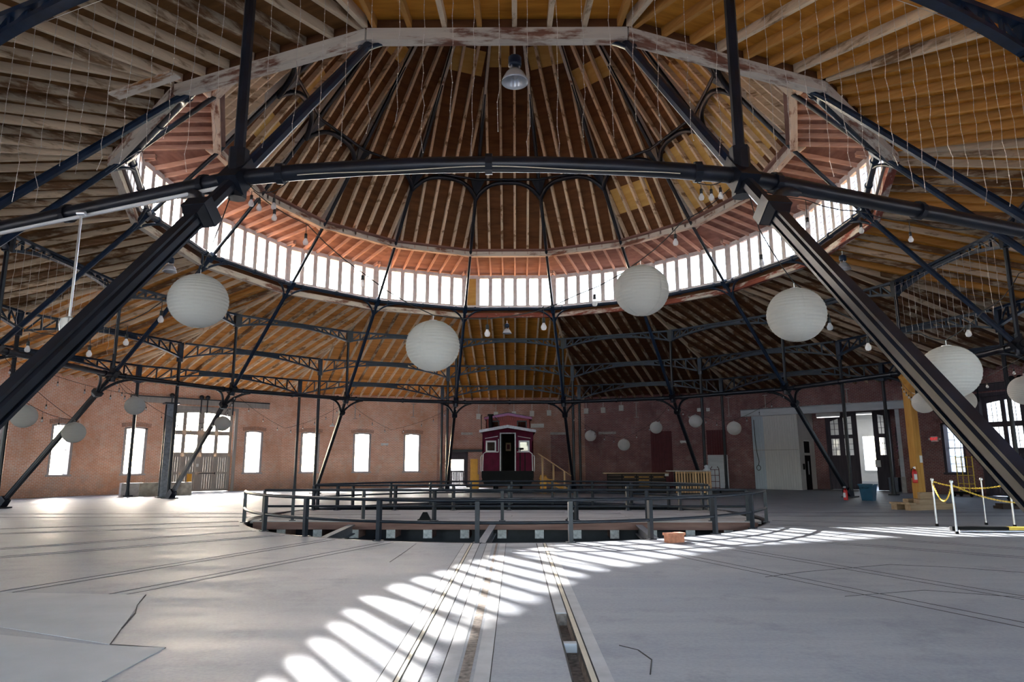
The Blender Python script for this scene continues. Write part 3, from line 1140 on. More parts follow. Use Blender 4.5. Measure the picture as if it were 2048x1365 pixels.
for k in VERTS:
    a = vert_a(k)
    t = thing('iron_strut', 'inclined blue-black iron strut, ' + vert_words(k), 'strut', rot((0, RS, 0), a), a, 'inclined iron struts')
    for n, m in (('lower_shaft', me_shaft), ('upper_shaft', me_shaft2), ('dome_rod', me_shaft3), ('collar', me_collar), ('joint_casting', me_hub), ('joint_casting', me_hub2), ('king_post', me_post), ('foot', me_foot)):
        link(n, m, t)
    for bi, m in enumerate(me_br):
        if (k == 8 and bi == 1) or (k == -8 and bi == 0):
            continue          # the arched pipe of the bay opposite the caboose has none
        link('curved_bracket', m, t)

# columns
for R, name, grp, word in ((RS, 'iron_column', 'middle iron columns', 'middle'), (RW, 'iron_column', 'outer iron columns', 'outer')):
    zt = zu(R * CO) - 0.02
    sh = B().tube([(0, 0, 0.05), (0, 0, 0.35), (0, 0, zt - 0.9)], [0.115, 0.085, 0.08], 8, smooth=False)
    if R == RS:
        sh.v = [(x, y + 0.16, z) for x, y, z in sh.v]
    dy = 0.16 if R == RS else 0.0
    cap = B().box(-0.105, 0.105, dy - 0.10, dy + 0.10, zt - 0.95, zt)
    base = B().box(-0.19, 0.19, dy - 0.19, dy + 0.19, 0, 0.06)
    if R == RS:
        base = B().box(-0.17, 0.17, dy + 0.15, dy + 0.33, 0, 0.06)
    ms = (sh.mesh('shaft', M_IRON), cap.mesh('capital', M_IRON_BLUE), base.mesh('base_plate', M_IRON))
    for k in VERTS:
        if abs(k) > (5 if R == RW else 6):
            continue
        a = vert_a(k)
        t = thing(name, 'slim upright iron column, %s ring, %s' % (word, vert_words(k)), 'column', rot((0, R, 0), a), a, grp)
        for n, m in zip(('shaft', 'capital', 'base_plate'), ms):
            link(n, m, t)


# arched trusses
def truss(R, depth, mid, single):
    y = R * CO
    L = R * math.sin(A / 2) - 0.12
    zt = zu(y) - 0.03
    n = 12
    zb = lambda x: zt - mid - (depth - mid) * (x / L) ** 2
    xs = [-L + 2 * L * i / n for i in range(n + 1)]
    top = B().box(-L, L, y - 0.08, y + 0.08, zt - 0.085, zt)
    bot, lat = B(), B()
    bars = []
    m = 24
    for i in range(m):
        xa, xb = -L + 2 * L * i / m, -L + 2 * L * (i + 1) / m
        za, zb_ = zb(xa), zb(xb)
        bot.hexa([(xa, y - 0.08, za), (xb, y - 0.08, zb_), (xb, y + 0.08, zb_), (xa, y + 0.08, za), (xa, y - 0.08, za + 0.08), (xb, y - 0.08, zb_ + 0.08), (xb, y + 0.08, zb_ + 0.08), (xa, y + 0.08, za + 0.08)])
    for i in range(1, n):
        x = xs[i]
        bars.append(B().box(x - 0.03, x + 0.03, y - 0.03, y + 0.03, zb(x) + 0.02, zt - 0.05))
    for i in range(n):
        if i in (5, 6):
            continue
        xa, xb = xs[i], xs[i + 1]
        if i < n // 2:
            p, q = (xa, y, zb(xa) + 0.04), (xb, y, zt - 0.05)
        else:
            p, q = (xa, y, zt - 0.05), (xb, y, zb(xb) + 0.04)
        bars.append(B().beam(p, q, 0.05, 0.055))
    web = B().box(xs[4], xs[8], y - 0.012, y + 0.012, zt - mid + 0.03, zt - 0.04)
    offc = (0, y, 0)
    if not single:
        for q in bars:
            lat.add(q.v, q.f)
        bars = []
    return y, [('top_chord', top.mesh('top_chord', M_IRON_BLUE, offc)), ('bottom_chord', bot.mesh('bottom_chord', M_IRON_BLUE, offc)), ('web_plate', web.mesh('web_plate', M_IRON_BLUE, offc)), ('lattice', lat.mesh('lattice', M_IRON_BLUE, offc)) if lat.v else ('end_plate', B().box(-L, -L + 0.1, y - 0.06, y + 0.06, zt - depth, zt).mesh('end_plate', M_IRON_BLUE, offc)), [q.mesh('lattice_bar', M_IRON_BLUE, offc) for q in bars]]


for R, depth, mid, word, lim in ((RM, 0.56, 0.22, 'inner', 8), (RS, 0.78, 0.25, 'middle', 6), (RW, 0.92, 0.26, 'outer', 5)):
    y, ms = truss(R, depth, mid, R == RM)
    for k in FACES:
        if abs(k) > lim:
            continue
        t = thing('roof_truss', 'arched blue-black lattice truss, %s ring, %s' % (word, bay_words(k)), 'truss', rot((0, y, 0), k * A), k * A, word + ' ring of arched trusses')
        for n, m in ms[:4]:
            o = link(n, m, t)
            if n == 'lattice':
                o['kind'] = 'stuff'
        for m in ms[4]:
            link('lattice_bar', m, t)

# ring pipes
for R, H, r, word, grp in ((RM, HM, 0.095, 'lower', 'lower ring pipes'), (RA, HA, 0.085, 'clerestory', 'clerestory ring pipes')):
    y = R * CO
    L = R * math.sin(A / 2)
    for k in FACES:
        rise = 0.16 if (k == 8 and R == RM) else 0.0
        pts = [(-L + 2 * L * i / 8, y, H + rise * (1 - (1 - i / 4) ** 2)) for i in range(9)]
        key = 'pipe_%s_%d' % (word, rise > 0)
        me = bpy.data.meshes.get(key) or B().tube(pts, r, 10).mesh(key, M_IRON if R == RM else M_IRON_BLUE, (0, y, 0))
        key2 = 'flange_%s_%d' % (word, rise > 0)
        if not bpy.data.meshes.get(key2):
            B().tube([(-0.04, 0, 0), (0.04, 0, 0)], r * 1.3, 10, smooth=False).mesh(key2, M_IRON if R == RM else M_IRON_BLUE)
        t = thing('ring_pipe', '%s iron %s ring pipe between struts, %s' % ('black' if R == RM else 'blue', word, bay_words(k)), 'beam', rot((0, y, 0), k * A), k * A, grp)
        link('pipe', me, t)
        for x in (-L + 0.5, 0, L - 0.5):
            link('flange', bpy.data.meshes[key2], t, (x, 0, H + rise * (1 - (x / L) ** 2)))

# arched brace ring high in the dome
y = RQ * CO
L = RQ * math.sin(A / 2)
arc = B()
ya = lambda dz: y - 0.10 - dz / 1.31          # stays just under the sloping rafters
pts = [(-L + 2 * L * i / 16, ya(0.62 * (1 - abs(1 - i / 8) ** 3)), HQ + 0.62 * (1 - abs(1 - i / 8) ** 3)) for i in range(17)]
arc.tube(pts, 0.10, 6)
bar = B().tube([(-L * 0.93, ya(0.74), HQ + 0.74), (L * 0.93, ya(0.74), HQ + 0.74)], 0.06, 6)
gus = B()
ms = [('arched_bar', arc.mesh('arched_bar', M_IRON, (0, y, 0))), ('tie_bar', bar.mesh('tie_bar', M_IRON, (0, y, 0)))]
for s in (1, -1):
    q = [(s * L, 0.0), (s * L * 0.95, 0.74), (s * (L - 0.45), 0.70), (s * (L - 0.28), 0.45)]
    gs = B().add([(x, ya(dz) - e, HQ + dz) for e in (-0.02, 0.02) for x, dz in q], [(0, 1, 2, 3), (7, 6, 5, 4), (0, 4, 5, 1), (1, 5, 6, 2), (2, 6, 7, 3), (3, 7, 4, 0)])
    ms.append(('gusset', gs.mesh('gusset', M_IRON, (0, y, 0))))
for k in FACES:
    if k in (8,):
        continue
    t = thing('dome_brace', 'small arched black brace high inside the dome, ' + bay_words(k), 'brace', rot((0, y, 0), k * A), k * A, 'arched braces of the dome')
    for n, m in ms:
        link(n, m, t)

# ------------------------------------------------------------------ turntable bridge and railings
BR = rad(-2.0)
bridge = thing('turntable_bridge', 'grey plank turntable bridge spanning the round dark pit', 'turntable', (0, 0, -0.4), BR)
random.seed(3)
npl = 18
y = -2.35
for i in range(npl):
    w = 4.7 / npl
    cuts = [-7.35] + sorted(random.sample([-5, -3.4, -1.6, 0.2, 1.9, 3.7, 5.4], 2)) + [7.35]
    for xa, xb in zip(cuts[:-1], cuts[1:]):
        lim = math.sqrt(max(0.1, 7.6 ** 2 - max(abs(y), abs(y + w)) ** 2))
        xa_, xb_ = max(xa, -lim), min(xb, lim)
        link('plank', B().box(xa_ + 0.008, xb_ - 0.008, y + 0.008, y + w - 0.008, 0.33, 0.395 + random.uniform(-0.004, 0.004)).mesh('plank', M_PLANK), bridge)
    y += w
for s in (-1, 1):
    link('edge_beam', B().box(-7.1, 7.1, s * 2.36 - 0.07, s * 2.36 + 0.07, 0.17, 0.37).mesh('edge_beam', M_FASCIA), bridge)
    link('girder', B().box(-6.9, 6.9, s * 1.4 - 0.1, s * 1.4 + 0.1, -0.8, 0.1).mesh('girder', M_IRON), bridge)
tie = B().box(-0.12, 0.12, -2.34, 2.34, -0.07, 0.16).mesh('tie', [M_FASCIA])
tie_end = B().box(-0.125, 0.125, -2.37, -2.33, -0.07, 0.16).mesh('tie_end', M_TIE_END)
for i in range(13):
    x = -6.3 + i * 1.05
    t_ = link('tie', tie, bridge, (x, 0, 0))
    link('tie_end', tie_end, t_)
for x in (-2.25, 2.0):
    lug = B().prism([(-0.18, 0.40), (0.18, 0.40), (0.06, 0.62), (-0.06, 0.62)], -2.0, -1.94).box(-0.2, 0.2, -2.08, -1.86, 0.39, 0.42)
    link('lifting_lug', lug.mesh('lifting_lug', M_BLACK), bridge, (x, 0, 0))

# I-beams bridging from the pit edge to the bridge
ib = B()
ib.box(-0.09, 0.09, 0, 5.0, -0.03, 0.0)
ib.box(-0.015, 0.015, 0, 5.0, -0.24, -0.03)
ib.box(-0.09, 0.09, 0, 5.0, -0.27, -0.24)
ibm = ib.mesh('steel_joist', M_STEEL)
for i, (x0, y0_, x1, y1_) in enumerate(((-4.15, -6.5, -4.35, -2.0), (-0.46, -7.68, -0.34, -2.3), (3.42, -6.9, 3.75, -2.4))):
    d = Vector((x1 - x0, y1_ - y0_, 0))
    o = link('steel_joist', ibm, None, (x0, y0_, -0.09), math.atan2(d.y, d.x) - PI / 2)
    o.scale = (1, d.length / 5.0, 1)
    tag(o, ['steel joist crossing the pit gap below the window-side end of the railing', 'steel joist crossing the pit gap in line with the camera track', 'steel joist crossing the pit gap beside the terracotta block'][i], 'joist', 'joists over the pit gap')


def railing(name, label, pts, posts, zt=0.85, zm=0.40, r=0.038, closed_ends=True, group='turntable guard railings'):
    c = Vector((sum(p[0] for p in pts) / len(pts), sum(p[1] for p in pts) / len(pts), 0))
    t = thing(name, label, 'railing', c, 0, group)
    offc = (c.x, c.y, 0)
    link('top_rail', B().tube([(x, y, zt) for x, y in pts], r, 8).mesh('top_rail', M_RAIL, offc), t)
    link('middle_rail', B().tube([(x, y, zm) for x, y in pts], r * 0.9, 8).mesh('middle_rail', M_RAIL, offc), t)
    pm = bpy.data.meshes.get('railing_post') or B().box(-0.045, 0.045, -0.045, 0.045, -0.12, 0.83).box(-0.09, 0.09, -0.09, 0.09, -0.01, 0.015).mesh('railing_post', M_RAIL)
    for x, y in posts:
        link('post', pm, t, (x - c.x, y - c.y, 0), math.atan2(y, x))
    return t


def arcp(a0, a1, n, r=PIT_R - 0.02):      # angles measured from the camera side (-y), positive to +x
    return [(r * math.sin(rad(a0 + (a1 - a0) * i / n)), -r * math.cos(rad(a0 + (a1 - a0) * i / n))) for i in range(n + 1)]


pp = [-70.6, -48.6, -35.0, -19.6, -3.6, 10.7, 24.4, 39.1, 53.3, 68.8]
railing('guard_railing', 'curved two-rail iron railing on the pit edge towards the camera track', arcp(-71, 69, 48), [arcp(a, a, 1)[0] for a in pp])
pp = [114, 127, 140, 153, 166, 179, 192, 205, 218, 231, 244]
railing('guard_railing', 'curved two-rail iron railing on the far pit edge before the caboose', arcp(113, 245, 48), [arcp(a, a, 1)[0] for a in pp])
RB = lambda x, y: rot((x, y, 0), BR)[:2]
xs_ = [-6.9, -6.05, -4.0, -1.95, 0.0, 2.1, 4.1, 5.9, 6.9]
railing('bridge_railing', 'straight two-rail iron railing along the front edge of the plank bridge', [RB(-6.9, -2.2), RB(6.9, -2.2)], [RB(x, -2.2) for x in xs_])
railing('bridge_railing', 'straight two-rail iron railing along the back edge of the plank bridge', [RB(-6.9, 2.2), RB(6.9, 2.2)], [RB(x, 2.2) for x in xs_])

bl = B()
bl.box(-0.185, 0.185, -0.09, 0.09, 0, 0.14)
bl.box(-0.21, 0.21, -0.105, 0.105, 0.14, 0.19)
o = link('terracotta_block', bl.mesh('terracotta_block', M_TERRACOTTA), None, (3.56, -7.62, 0.0), rad(22))
tag(o, 'reddish terracotta block with a lip resting on the pit edge', 'block')

# ------------------------------------------------------------------ north wall: bricked-up windows, doors, fittings
def on_face(k, x, y, z=0.0):
    return rot((x, y, z), k * A)


def face_struct(name, me, k, x, y, z=0):
    return struct(name, me, on_face(k, x, y, z), k * A)


def wall_part(name, me, k, x, y, z=0):
    return link(name, me, walls[k], (x, y - AW, z))


INFILL = B().box(-0.6, 0.6, -0.015, 0.05, 1.05, 3.60).mesh('brick_infill', M_BRICK_DARK)
LINT = B().box(-0.62, 0.62, -0.03, 0.05, -0.09, 0.09).mesh('stone_lintel', M_LINTEL)
for k, x, w in ((0, -3.1, 0.65), (0, 3.38, 1.0), (-1, -3.55, 1.0), (0, 0.0, 1.0)):
    l = wall_part('stone_lintel', LINT, k, x, AW, 3.67)
    l.scale = (w, 1, 1)
    if k == -1 or x > 1:
        wall_part('brick_infill', INFILL, k, x, AW)
for x0, x1, z0 in ((-0.55, 0.86, 0.0), (3.10, 4.35, 2.06)):
    n = 8
    for i in range(n):
        xa, xb = x0 + (x1 - x0) * i / n, x0 + (x1 - x0) * (i + 1) / n
        wall_part('maroon_board', B().box(xa + 0.006, xb - 0.006, -0.05, 0.0, z0, 3.72).mesh('maroon_board', M_MAROON), -1, 0, AW)

n_door += 1
d = face_struct('door_%d' % n_door, B().box(-4.52, -4.42, -0.02, 0.3, 0, 2.4).box(-3.12, -3.02, -0.02, 0.3, 0, 2.4).box(-4.52, -3.02, -0.02, 0.3, 2.3, 2.4).mesh('door_frame', M_DARK_PAINT), 0, 0, AW)
lf = B()
for x0, x1, z0, z1 in ((-4.42, -4.19, 0.02, 2.3), (-3.31, -3.12, 0.02, 2.3), (-4.19, -3.31, 1.87, 2.3), (-4.19, -3.31, 1.02, 1.12)):
    lf.box(x0, x1, 0.10, 0.15, z0, z1)
lf = link('door_leaf', lf.mesh('door_leaf', M_DARK_PAINT), d)
for i in range(8):
    xa = -4.19 + 0.88 * i / 8
    link('board', B().box(xa + 0.004, xa + 0.106, 0.11, 0.145, 0.02, 1.02).mesh('board', M_DARK_PAINT), lf)
link('pane', B().box(-4.19, -3.31, 0.122, 0.128, 1.12, 1.87).mesh('pane', M_GLASS), lf)
wall_part('iron_lintel', B().box(-4.6, -1.4, -0.14, 0.0, 2.40, 2.56).mesh('iron_lintel', M_IRON), 0, 0, AW)

n_door += 1
d = face_struct('door_%d' % n_door, B().box(-0.62, -0.52, -0.07, 0.0, 0, 2.10).box(0.52, 0.62, -0.07, 0.0, 0, 2.10).box(-0.62, 0.62, -0.07, 0.0, 2.02, 2.12).mesh('door_frame', M_PALE_PAINT), -1, 3.74, AW)
lf = link('door_leaf', B().box(-0.52, 0.52, -0.055, 0.0, 0.02, 2.02).mesh('door_leaf', M_PALE_PAINT), d)
link('door_handle', B().tube([(0.42, -0.06, 0.98), (0.42, -0.11, 0.98), (0.32, -0.11, 0.98)], 0.012, 6).mesh('door_handle', M_CHROME), lf)

wbox = B()
wbox.box(-0.15, 0.15, -0.16, 0, -0.19, 0.19)
wbox.box(-0.13, 0.13, -0.175, -0.16, -0.17, 0.17)
wbx = wbox.mesh('housing', M_LIGHTBOX)
tee = B().tube([(0, -0.05, 0.19), (0, -0.05, 0.85)], 0.02, 6).mesh('conduit', M_LIGHTBOX)
ws = [(0, -2.29, 4.86), (0, -1.06, 4.99), (0, 0.21, 5.03), (0, 1.48, 5.06), (0, 2.68, 5.1), (-1, -5.0, 5.22), (-1, -3.77, 5.24), (-1, -2.49, 5.36)]
for i, (k, x, z) in enumerate(ws):
    t = thing('wall_box', 'pale grey box on the wall top, %s from the caboose chimney side' % ORD[i + 1], 'wall box', on_face(k, x, AW, z), k * A, 'pale boxes along the wall top')
    link('housing', wbx, t)
    link('conduit', tee, t)
sm = B().box(-0.11, 0.11, -0.12, 0, -0.11, 0.11).mesh('housing', M_WHITE)
for i, x in enumerate((2.72, 3.30)):
    t = thing('wall_box', ['small white square box on dark brick, beside the iron column', 'small white square box on dark brick, nearer the pale track board'][i], 'wall box', on_face(-1, x, AW, 5.06), -A, 'small white square boxes')
    link('housing', sm, t)
    link('lens', B().lathe([(0.0, 0.03), (0.06, 0.025), (0.07, 0.0)], 10, (0, 0, 0)).mesh('lens', M_LIGHTBOX), t, (0, -0.15, 0))
for k, x, z, lab in ((-1, 1.65, 3.0, 'small white emergency light on the brick between two iron struts'), (1, 1.46, 2.91, 'small white emergency light on the sunlit brick between two windows')):
    t = thing('emergency_light', lab, 'light', on_face(k, x, AW, z), k * A)
    link('housing', B().box(-0.24, 0.24, -0.10, 0, -0.07, 0.07).mesh('housing', M_WHITE), t)
    for xx in (-0.15, 0.15):
        link('lamp_head', B().lathe([(0.0, -0.10), (0.06, -0.08), (0.07, -0.02), (0.03, 0.0)], 10).mesh('lamp_head', M_LIGHTBOX), t, (xx, -0.05, -0.02))
t = thing('strip_light', 'white strip light fixture hung on the brick beside the caboose cupola', 'light', on_face(0, 1.85, AW, 4.2), 0)
link('housing', B().box(-0.45, 0.45, -0.16, 0, -0.12, 0.14).mesh('housing', M_WHITE), t)
link('diffuser', B().box(-0.43, 0.43, -0.20, -0.16, -0.10, 0.10).mesh('diffuser', M_LIGHTBOX), t)
for k, x, z0, z1 in ((-1, -1.45, 4.7, 5.7), (0, -4.1, 4.9, 5.7), (0, 3.9, 4.9, 5.7), (1, 3.4, 4.8, 5.7), (1, -0.6, 4.6, 5.8), (-2, -3.3, 5.0, 5.8), (-2, 1.6, 5.0, 5.8), (-1, 4.6, 4.6, 5.8)):
    o = link('conduit', B().tube([(0, -0.04, z0), (0, -0.04, z1)], 0.03, 6).tube([(-0.16, -0.04, z1), (0.16, -0.04, z1)], 0.025, 6).tube([(-0.16, -0.04, z0), (0.16, -0.04, z0)], 0.02, 6).mesh('conduit', M_LINTEL), walls[k], (x, 0, 0))

t = thing('pendant_lamp', 'small white pendant lamp on a long cord before the sunlit brick wall', 'lamp', on_face(1, -2.25, 24.4, 4.0), A)
link('cord', B().tube([(0, 0, 0.15), (0, 0, 2.64)], 0.012, 6).mesh('cord', M_CORD), t)
link('lamp_shade', B().lathe([(0.04, 0.16), (0.05, 0.1), (0.2, 0.0), (0.19, -0.04), (0.0, -0.05)], 14).mesh('lamp_shade', M_WHITE), t)

# ------------------------------------------------------------------ northeast opening: track board, white partition, annex behind
K = -2
tb = thing('track_board', 'long pale grey board of the door track over the wide opening', 'board', on_face(K, -0.15, AW, 4.5), K * A)
link('board', B().box(-4.78, 4.80, -0.16, -0.02, 0.02, 0.46).mesh('board', M_PALE_PAINT), tb)
link('track_iron', B().box(-4.78, 4.80, -0.20, -0.16, 0.42, 0.47).mesh('track_iron', M_STEEL), tb)
jb = face_struct('trim_1', B().box(4.02, 4.22, -0.05, 0.2, 0.85, 4.5).mesh('trim', M_PALE_PAINT), K, 0, AW)
face_struct('trim_2', B().box(4.00, 4.24, -0.04, 0.2, 0.0, 0.85).mesh('trim', M_LINTEL), K, 0, AW)
ps = struct('wall_partition', B().box(-4.33, -1.46, 0.06, 0.12, 0, 4.52).box(-1.50, -1.46, 0.12, 2.40, 0, 4.70).mesh('wall_partition', M_WHITE_ROOM), on_face(K, 0, AW), K * A)
M_PBLUE = wood('bluish_white_board', (0.48, 0.55, 0.62), (0.56, 0.63, 0.69), 2, 0.6, 6)
M_PWARM = wood('warm_white_board', (0.62, 0.61, 0.60), (0.72, 0.70, 0.68), 2, 0.6, 6)
nb = 19
for i in range(nb):
    xa = -4.33 + 2.87 * i / nb
    link('board', B().box(xa + 0.004, xa + 2.87 / nb - 0.004, 0.03, 0.06, 0.0, 4.50).mesh('board', M_PBLUE if i < 5 else M_PWARM), ps)
nb = 16
for i in range(nb):
    ya = 0.06 + 2.3 * i / nb
    if 0.75 < ya < 1.55:
        link('board', B().box(-1.46, -1.43, ya + 0.004, ya + 2.3 / nb - 0.004, 3.0, 4.69).mesh('board', M_PWARM), ps)
    else:
        link('board', B().box(-1.46, -1.43, ya + 0.004, ya + 2.3 / nb - 0.004, 0.0, 4.69).mesh('board', M_PWARM), ps)
link('partition_door', B().box(-1.45, -1.40, 0.80, 1.56, 0.0, 2.05).box(-1.45, -1.42, 0.80, 1.56, 2.2, 2.9).mesh('partition_door', M_BLACK), ps)
link('glass_strip', B().box(-1.40, -1.395, 1.1, 1.25, 0.9, 1.7).mesh('glass_strip', M_PALE_PAINT), ps)
link('wall_plate', B().box(-1.43, -1.40, 0.42, 0.66, 1.2, 1.55).mesh('wall_plate', M_BLACK), ps)
link('seam_strip', B().box(-4.33, -1.46, 0.022, 0.03, 2.38, 2.41).mesh('seam_strip', M_LINTEL), ps)
tc = B()
tc.tube([(-4.15, -0.02, 4.3), (-4.12, -0.04, 3.0), (-4.05, -0.05, 2.2), (-3.95, -0.05, 1.7), (-4.0, -0.05, 1.45)], 0.018, 6)
tc.tube([(-4.0 + 0.13 * math.sin(i * 0.7), -0.06, 1.3 + 0.16 * math.cos(i * 0.7)) for i in range(10)], 0.018, 6)
cc = thing('hanging_cable', 'dark cable looped down the bluish white boards', 'cable', on_face(K, -4.05, AW, 1.1), K * A)
link('cable_run', tc.mesh('cable_run', M_CORD, (-4.05, 0, 1.1)), cc)

YB = 2.4      # depth of the lobby behind the brick wall
def back_wall(openings, x0, x1, ztop, y, name, m):
    b = B()
    xs = sorted({x0, x1} | {v for o in openings for v in (o[0], o[1])})
    for xa, xb in zip(xs[:-1], xs[1:]):
        cuts = [(o[2], o[3]) for o in openings if o[0] <= xa + 1e-5 and xb <= o[1] + 1e-5]
        z = 0
        for c0, c1 in sorted(cuts):
            if c0 > z:
                b.box(xa, xb, y, y + 0.12, z, c0)
            z = c1
        if z < ztop:
            b.box(xa, xb, y, y + 0.12, z, ztop)
    return b.mesh(name, m)


lob = struct('wall_lobby', back_wall([(-0.55, 2.95, 0, 4.62)], -4.6, 4.6, 4.9, YB, 'wall_lobby', M_BRICK_DARK), on_face(K, 0, AW), K * A)
link('side_wall', B().box(4.3, 4.4, WT, YB, 0, 4.9).mesh('side_wall', M_BRICK_DARK), lob)
link('lobby_ceiling', B().box(-4.5, 4.6, WT, YB + 0.1, 4.7, 4.85).mesh('lobby_ceiling', M_DARK_PAINT), lob)
lfloor = struct('floor_annex', B().box(-5.2, 5.2, WT - 0.05, 12.2, -0.05, 0.0).mesh('floor_annex', M_FLOOR), on_face(K, 0, AW), K * A)
n_door += 1
dd = struct('door_%d' % n_door, B().box(-0.65, -0.55, YB - 0.05, YB + 0.15, 0, 4.7).box(2.95, 3.05, YB - 0.05, YB + 0.15, 0, 4.7).box(-0.65, 3.05, YB - 0.05, YB + 0.15, 4.58, 4.7).mesh('door_frame', M_DARK_PAINT), on_face(K, 0, AW), K * A)


def leaf(x0, x1, cols, arched):
    lb, mun = B(), B()
    y0_, y1_ = YB + 0.02, YB + 0.08
    rows = [(2.05, 3.06), (3.29, 4.30)]
    xs = sorted({x0, x1} | {v for c in cols for v in c})
    for xa, xb in zip(xs[:-1], xs[1:]):
        if (xa, xb) in cols:
            lb.box(xa, xb, y0_, y1_, 0.02, 2.05)
            lb.box(xa, xb, y0_, y1_, 3.06, 3.29)
            i = cols.index((xa, xb))
            zl, zr = arched[i]
            lb.hexa([(xa, y0_, zl), (xb, y0_, zr), (xb, y1_, zr), (xa, y1_, zl), (xa, y0_, 4.58), (xb, y0_, 4.58), (xb, y1_, 4.58), (xa, y1_, 4.58)])
        else:
            lb.box(xa, xb, y0_, y1_, 0.02, 4.58)
    L_ = link('door_leaf', lb.mesh('door_leaf', M_DARK_PAINT), dd)
    for ci, (xa, xb) in enumerate(cols):
        for z0, z1 in rows:
            link('pane', B().box(xa, xb, YB + 0.045, YB + 0.05, z0, z1).mesh('pane', M_GLASS), L_)
            xm = (xa + xb) / 2
            mun.box(xm - 0.012, xm + 0.012, YB + 0.03, YB + 0.065, z0, z1)
            for i in (1, 2):
                z = z0 + (z1 - z0) * i / 3
                mun.box(xa, xb, YB + 0.03, YB + 0.065, z - 0.012, z + 0.012)
    link('muntin', mun.mesh('muntin', M_DARK_PAINT), L_)


leaf(-0.55, 1.16, [(-0.40, 0.09), (0.37, 0.87)], [(4.12, 4.28), (4.32, 4.40)])
leaf(2.07, 2.95, [(2.34, 2.67)], [(4.42, 4.34)])
rm = struct('wall_annex', back_wall([(-1.11, 0.35, 1.02, 3.48)], -5.2, 5.2, 5.0, 10.0, 'wall_annex', M_WHITE_ROOM), on_face(K, 0, AW), K * A)
link('side_wall', B().box(-5.2, -5.08, YB, 10.0, 0, 5.0).mesh('side_wall', M_WHITE_ROOM), rm)
link('side_wall', B().box(5.08, 5.2, YB, 10.0, 0, 5.0).mesh('side_wall', M_WHITE_ROOM), rm)
link('inner_lining', back_wall([(-0.65, 3.05, 0, 4.7)], -5.2, 5.2, 5.0, YB + 0.13, 'inner_lining', M_WHITE_ROOM), rm)
link('annex_ceiling', B().box(-5.2, 5.2, YB + 0.1, 10.2, 4.95, 5.1).mesh('annex_ceiling', M_WHITE_ROOM), rm)
link('wainscot', B().box(-5.1, 5.1, 9.93, 10.0, 0.0, 0.32).mesh('wainscot', M_PALE_PAINT), rm)
n_win += 1
fr = B()
for x0, x1, z0, z1 in ((-1.15, -1.05, 1.0, 3.5), (0.29, 0.39, 1.0, 3.5), (-1.15, 0.39, 1.0, 1.08), (-1.15, 0.39, 3.42, 3.5)):
    fr.box(x0, x1, 9.95, 10.14, z0, z1)
w_ = struct('window_%d' % n_win, fr.mesh('window_frame', M_WHITE_ROOM), on_face(K, 0, AW), K * A)
link('pane', B().box(-1.05, 0.29, 10.05, 10.056, 1.08, 3.42).mesh('pane', M_GLASS), w_)
mb = B()
for x in (-0.72, -0.38, -0.05):
    mb.box(x - 0.012, x + 0.012, 10.03, 10.07, 1.08, 3.42)
for z in (1.55, 2.0, 2.45, 2.95):
    mb.box(-1.05, 0.29, 10.03, 10.07, z - 0.012, z + 0.012)
link('muntin', mb.mesh('muntin', M_MUNTIN), w_)
for i, (x, y, lx) in enumerate(((0.0, 5.0, 2.4), (0.0, 8.0, 2.4))):  # added lamps, out of view, to brighten the white room
    t = thing('ceiling_light', ['white ceiling light in the white room, near the dark doors', 'white ceiling light in the white room, near its window'][i], 'light', on_face(K, x, AW + y, 4.85), K * A, 'ceiling lights of the white room')
    link('housing', B().box(-1.2, 1.2, -0.15, 0.15, 0.0, 0.1).mesh('housing', M_WHITE), t)
    link('tube', B().tube([(-1.15, 0, -0.03), (1.15, 0, -0.03)], 0.02, 8).mesh('tube', M_TUBE), t)
    ld = bpy.data.lights.new('room_light', 'AREA')
    ld.shape = 'RECTANGLE'
    ld.size, ld.size_y = 2.3, 0.25
    ld.energy = 14
    lo = bpy.data.objects.new('room_light', ld)
    COL.objects.link(lo)
    lo.parent = t
    lo.location = (0, 0, -0.08)
t = thing('fluorescent_tube', 'lit fluorescent tube under the pale track board', 'light', on_face(K, 0.15, AW + 0.75, 4.32), K * A)
link('tube', B().tube([(-0.65, 0, -0.03), (0.65, 0, -0.03)], 0.022, 8).mesh('tube', M_TUBE), t)
link('housing', B().box(-0.68, 0.68, -0.05, 0.05, 0.0, 0.38).mesh('housing', M_WHITE), t)

# notices and small things by the dark doors
for i, (x, y, z, lab) in enumerate(((2.18, YB - 0.02, 1.55, 'white notice on the dark door leaf'), (3.42, YB - 0.04, 1.62, 'white wall dispenser on the dark brick past the door leaf'))):
    t = thing('notice', lab, 'notice', on_face(K, x, AW + y, z), K * A)
    link('sheet', B().box(-0.14, 0.14, -0.03, 0.03, -0.2, 0.2).mesh('sheet', M_WHITE), t)
    link('holder', B().box(-0.16, 0.16, 0.03, 0.045, -0.22, 0.22).mesh('holder', M_BLACK), t)
fl = thing('flag', 'dark furled flag with pale stripes leaning by the door jamb', 'flag', on_face(K, 3.55, AW + 1.5, 0.0), K * A)
link('pole', B().tube([(0, 0, 0), (0.05, 0, 4.0)], 0.025, 6).mesh('pole', M_DARKWOOD), fl)
cl = B()
cl.tube([(0.04, 0, 3.6), (0.10, 0, 3.2), (0.16, 0, 2.6), (0.12, 0, 2.0)], [0.05, 0.16, 0.2, 0.10], 8)
link('cloth', cl.mesh('cloth', M_DARK_PAINT), fl)
for q in range(4):
    link('stripe', B().beam((-0.02 + 0.03 * q, -0.17, 2.2 + 0.26 * q), (0.16 + 0.02 * q, -0.19, 2.45 + 0.26 * q), 0.03, 0.012, (0, 1, 0)).mesh('stripe', M_MAUVE), fl)
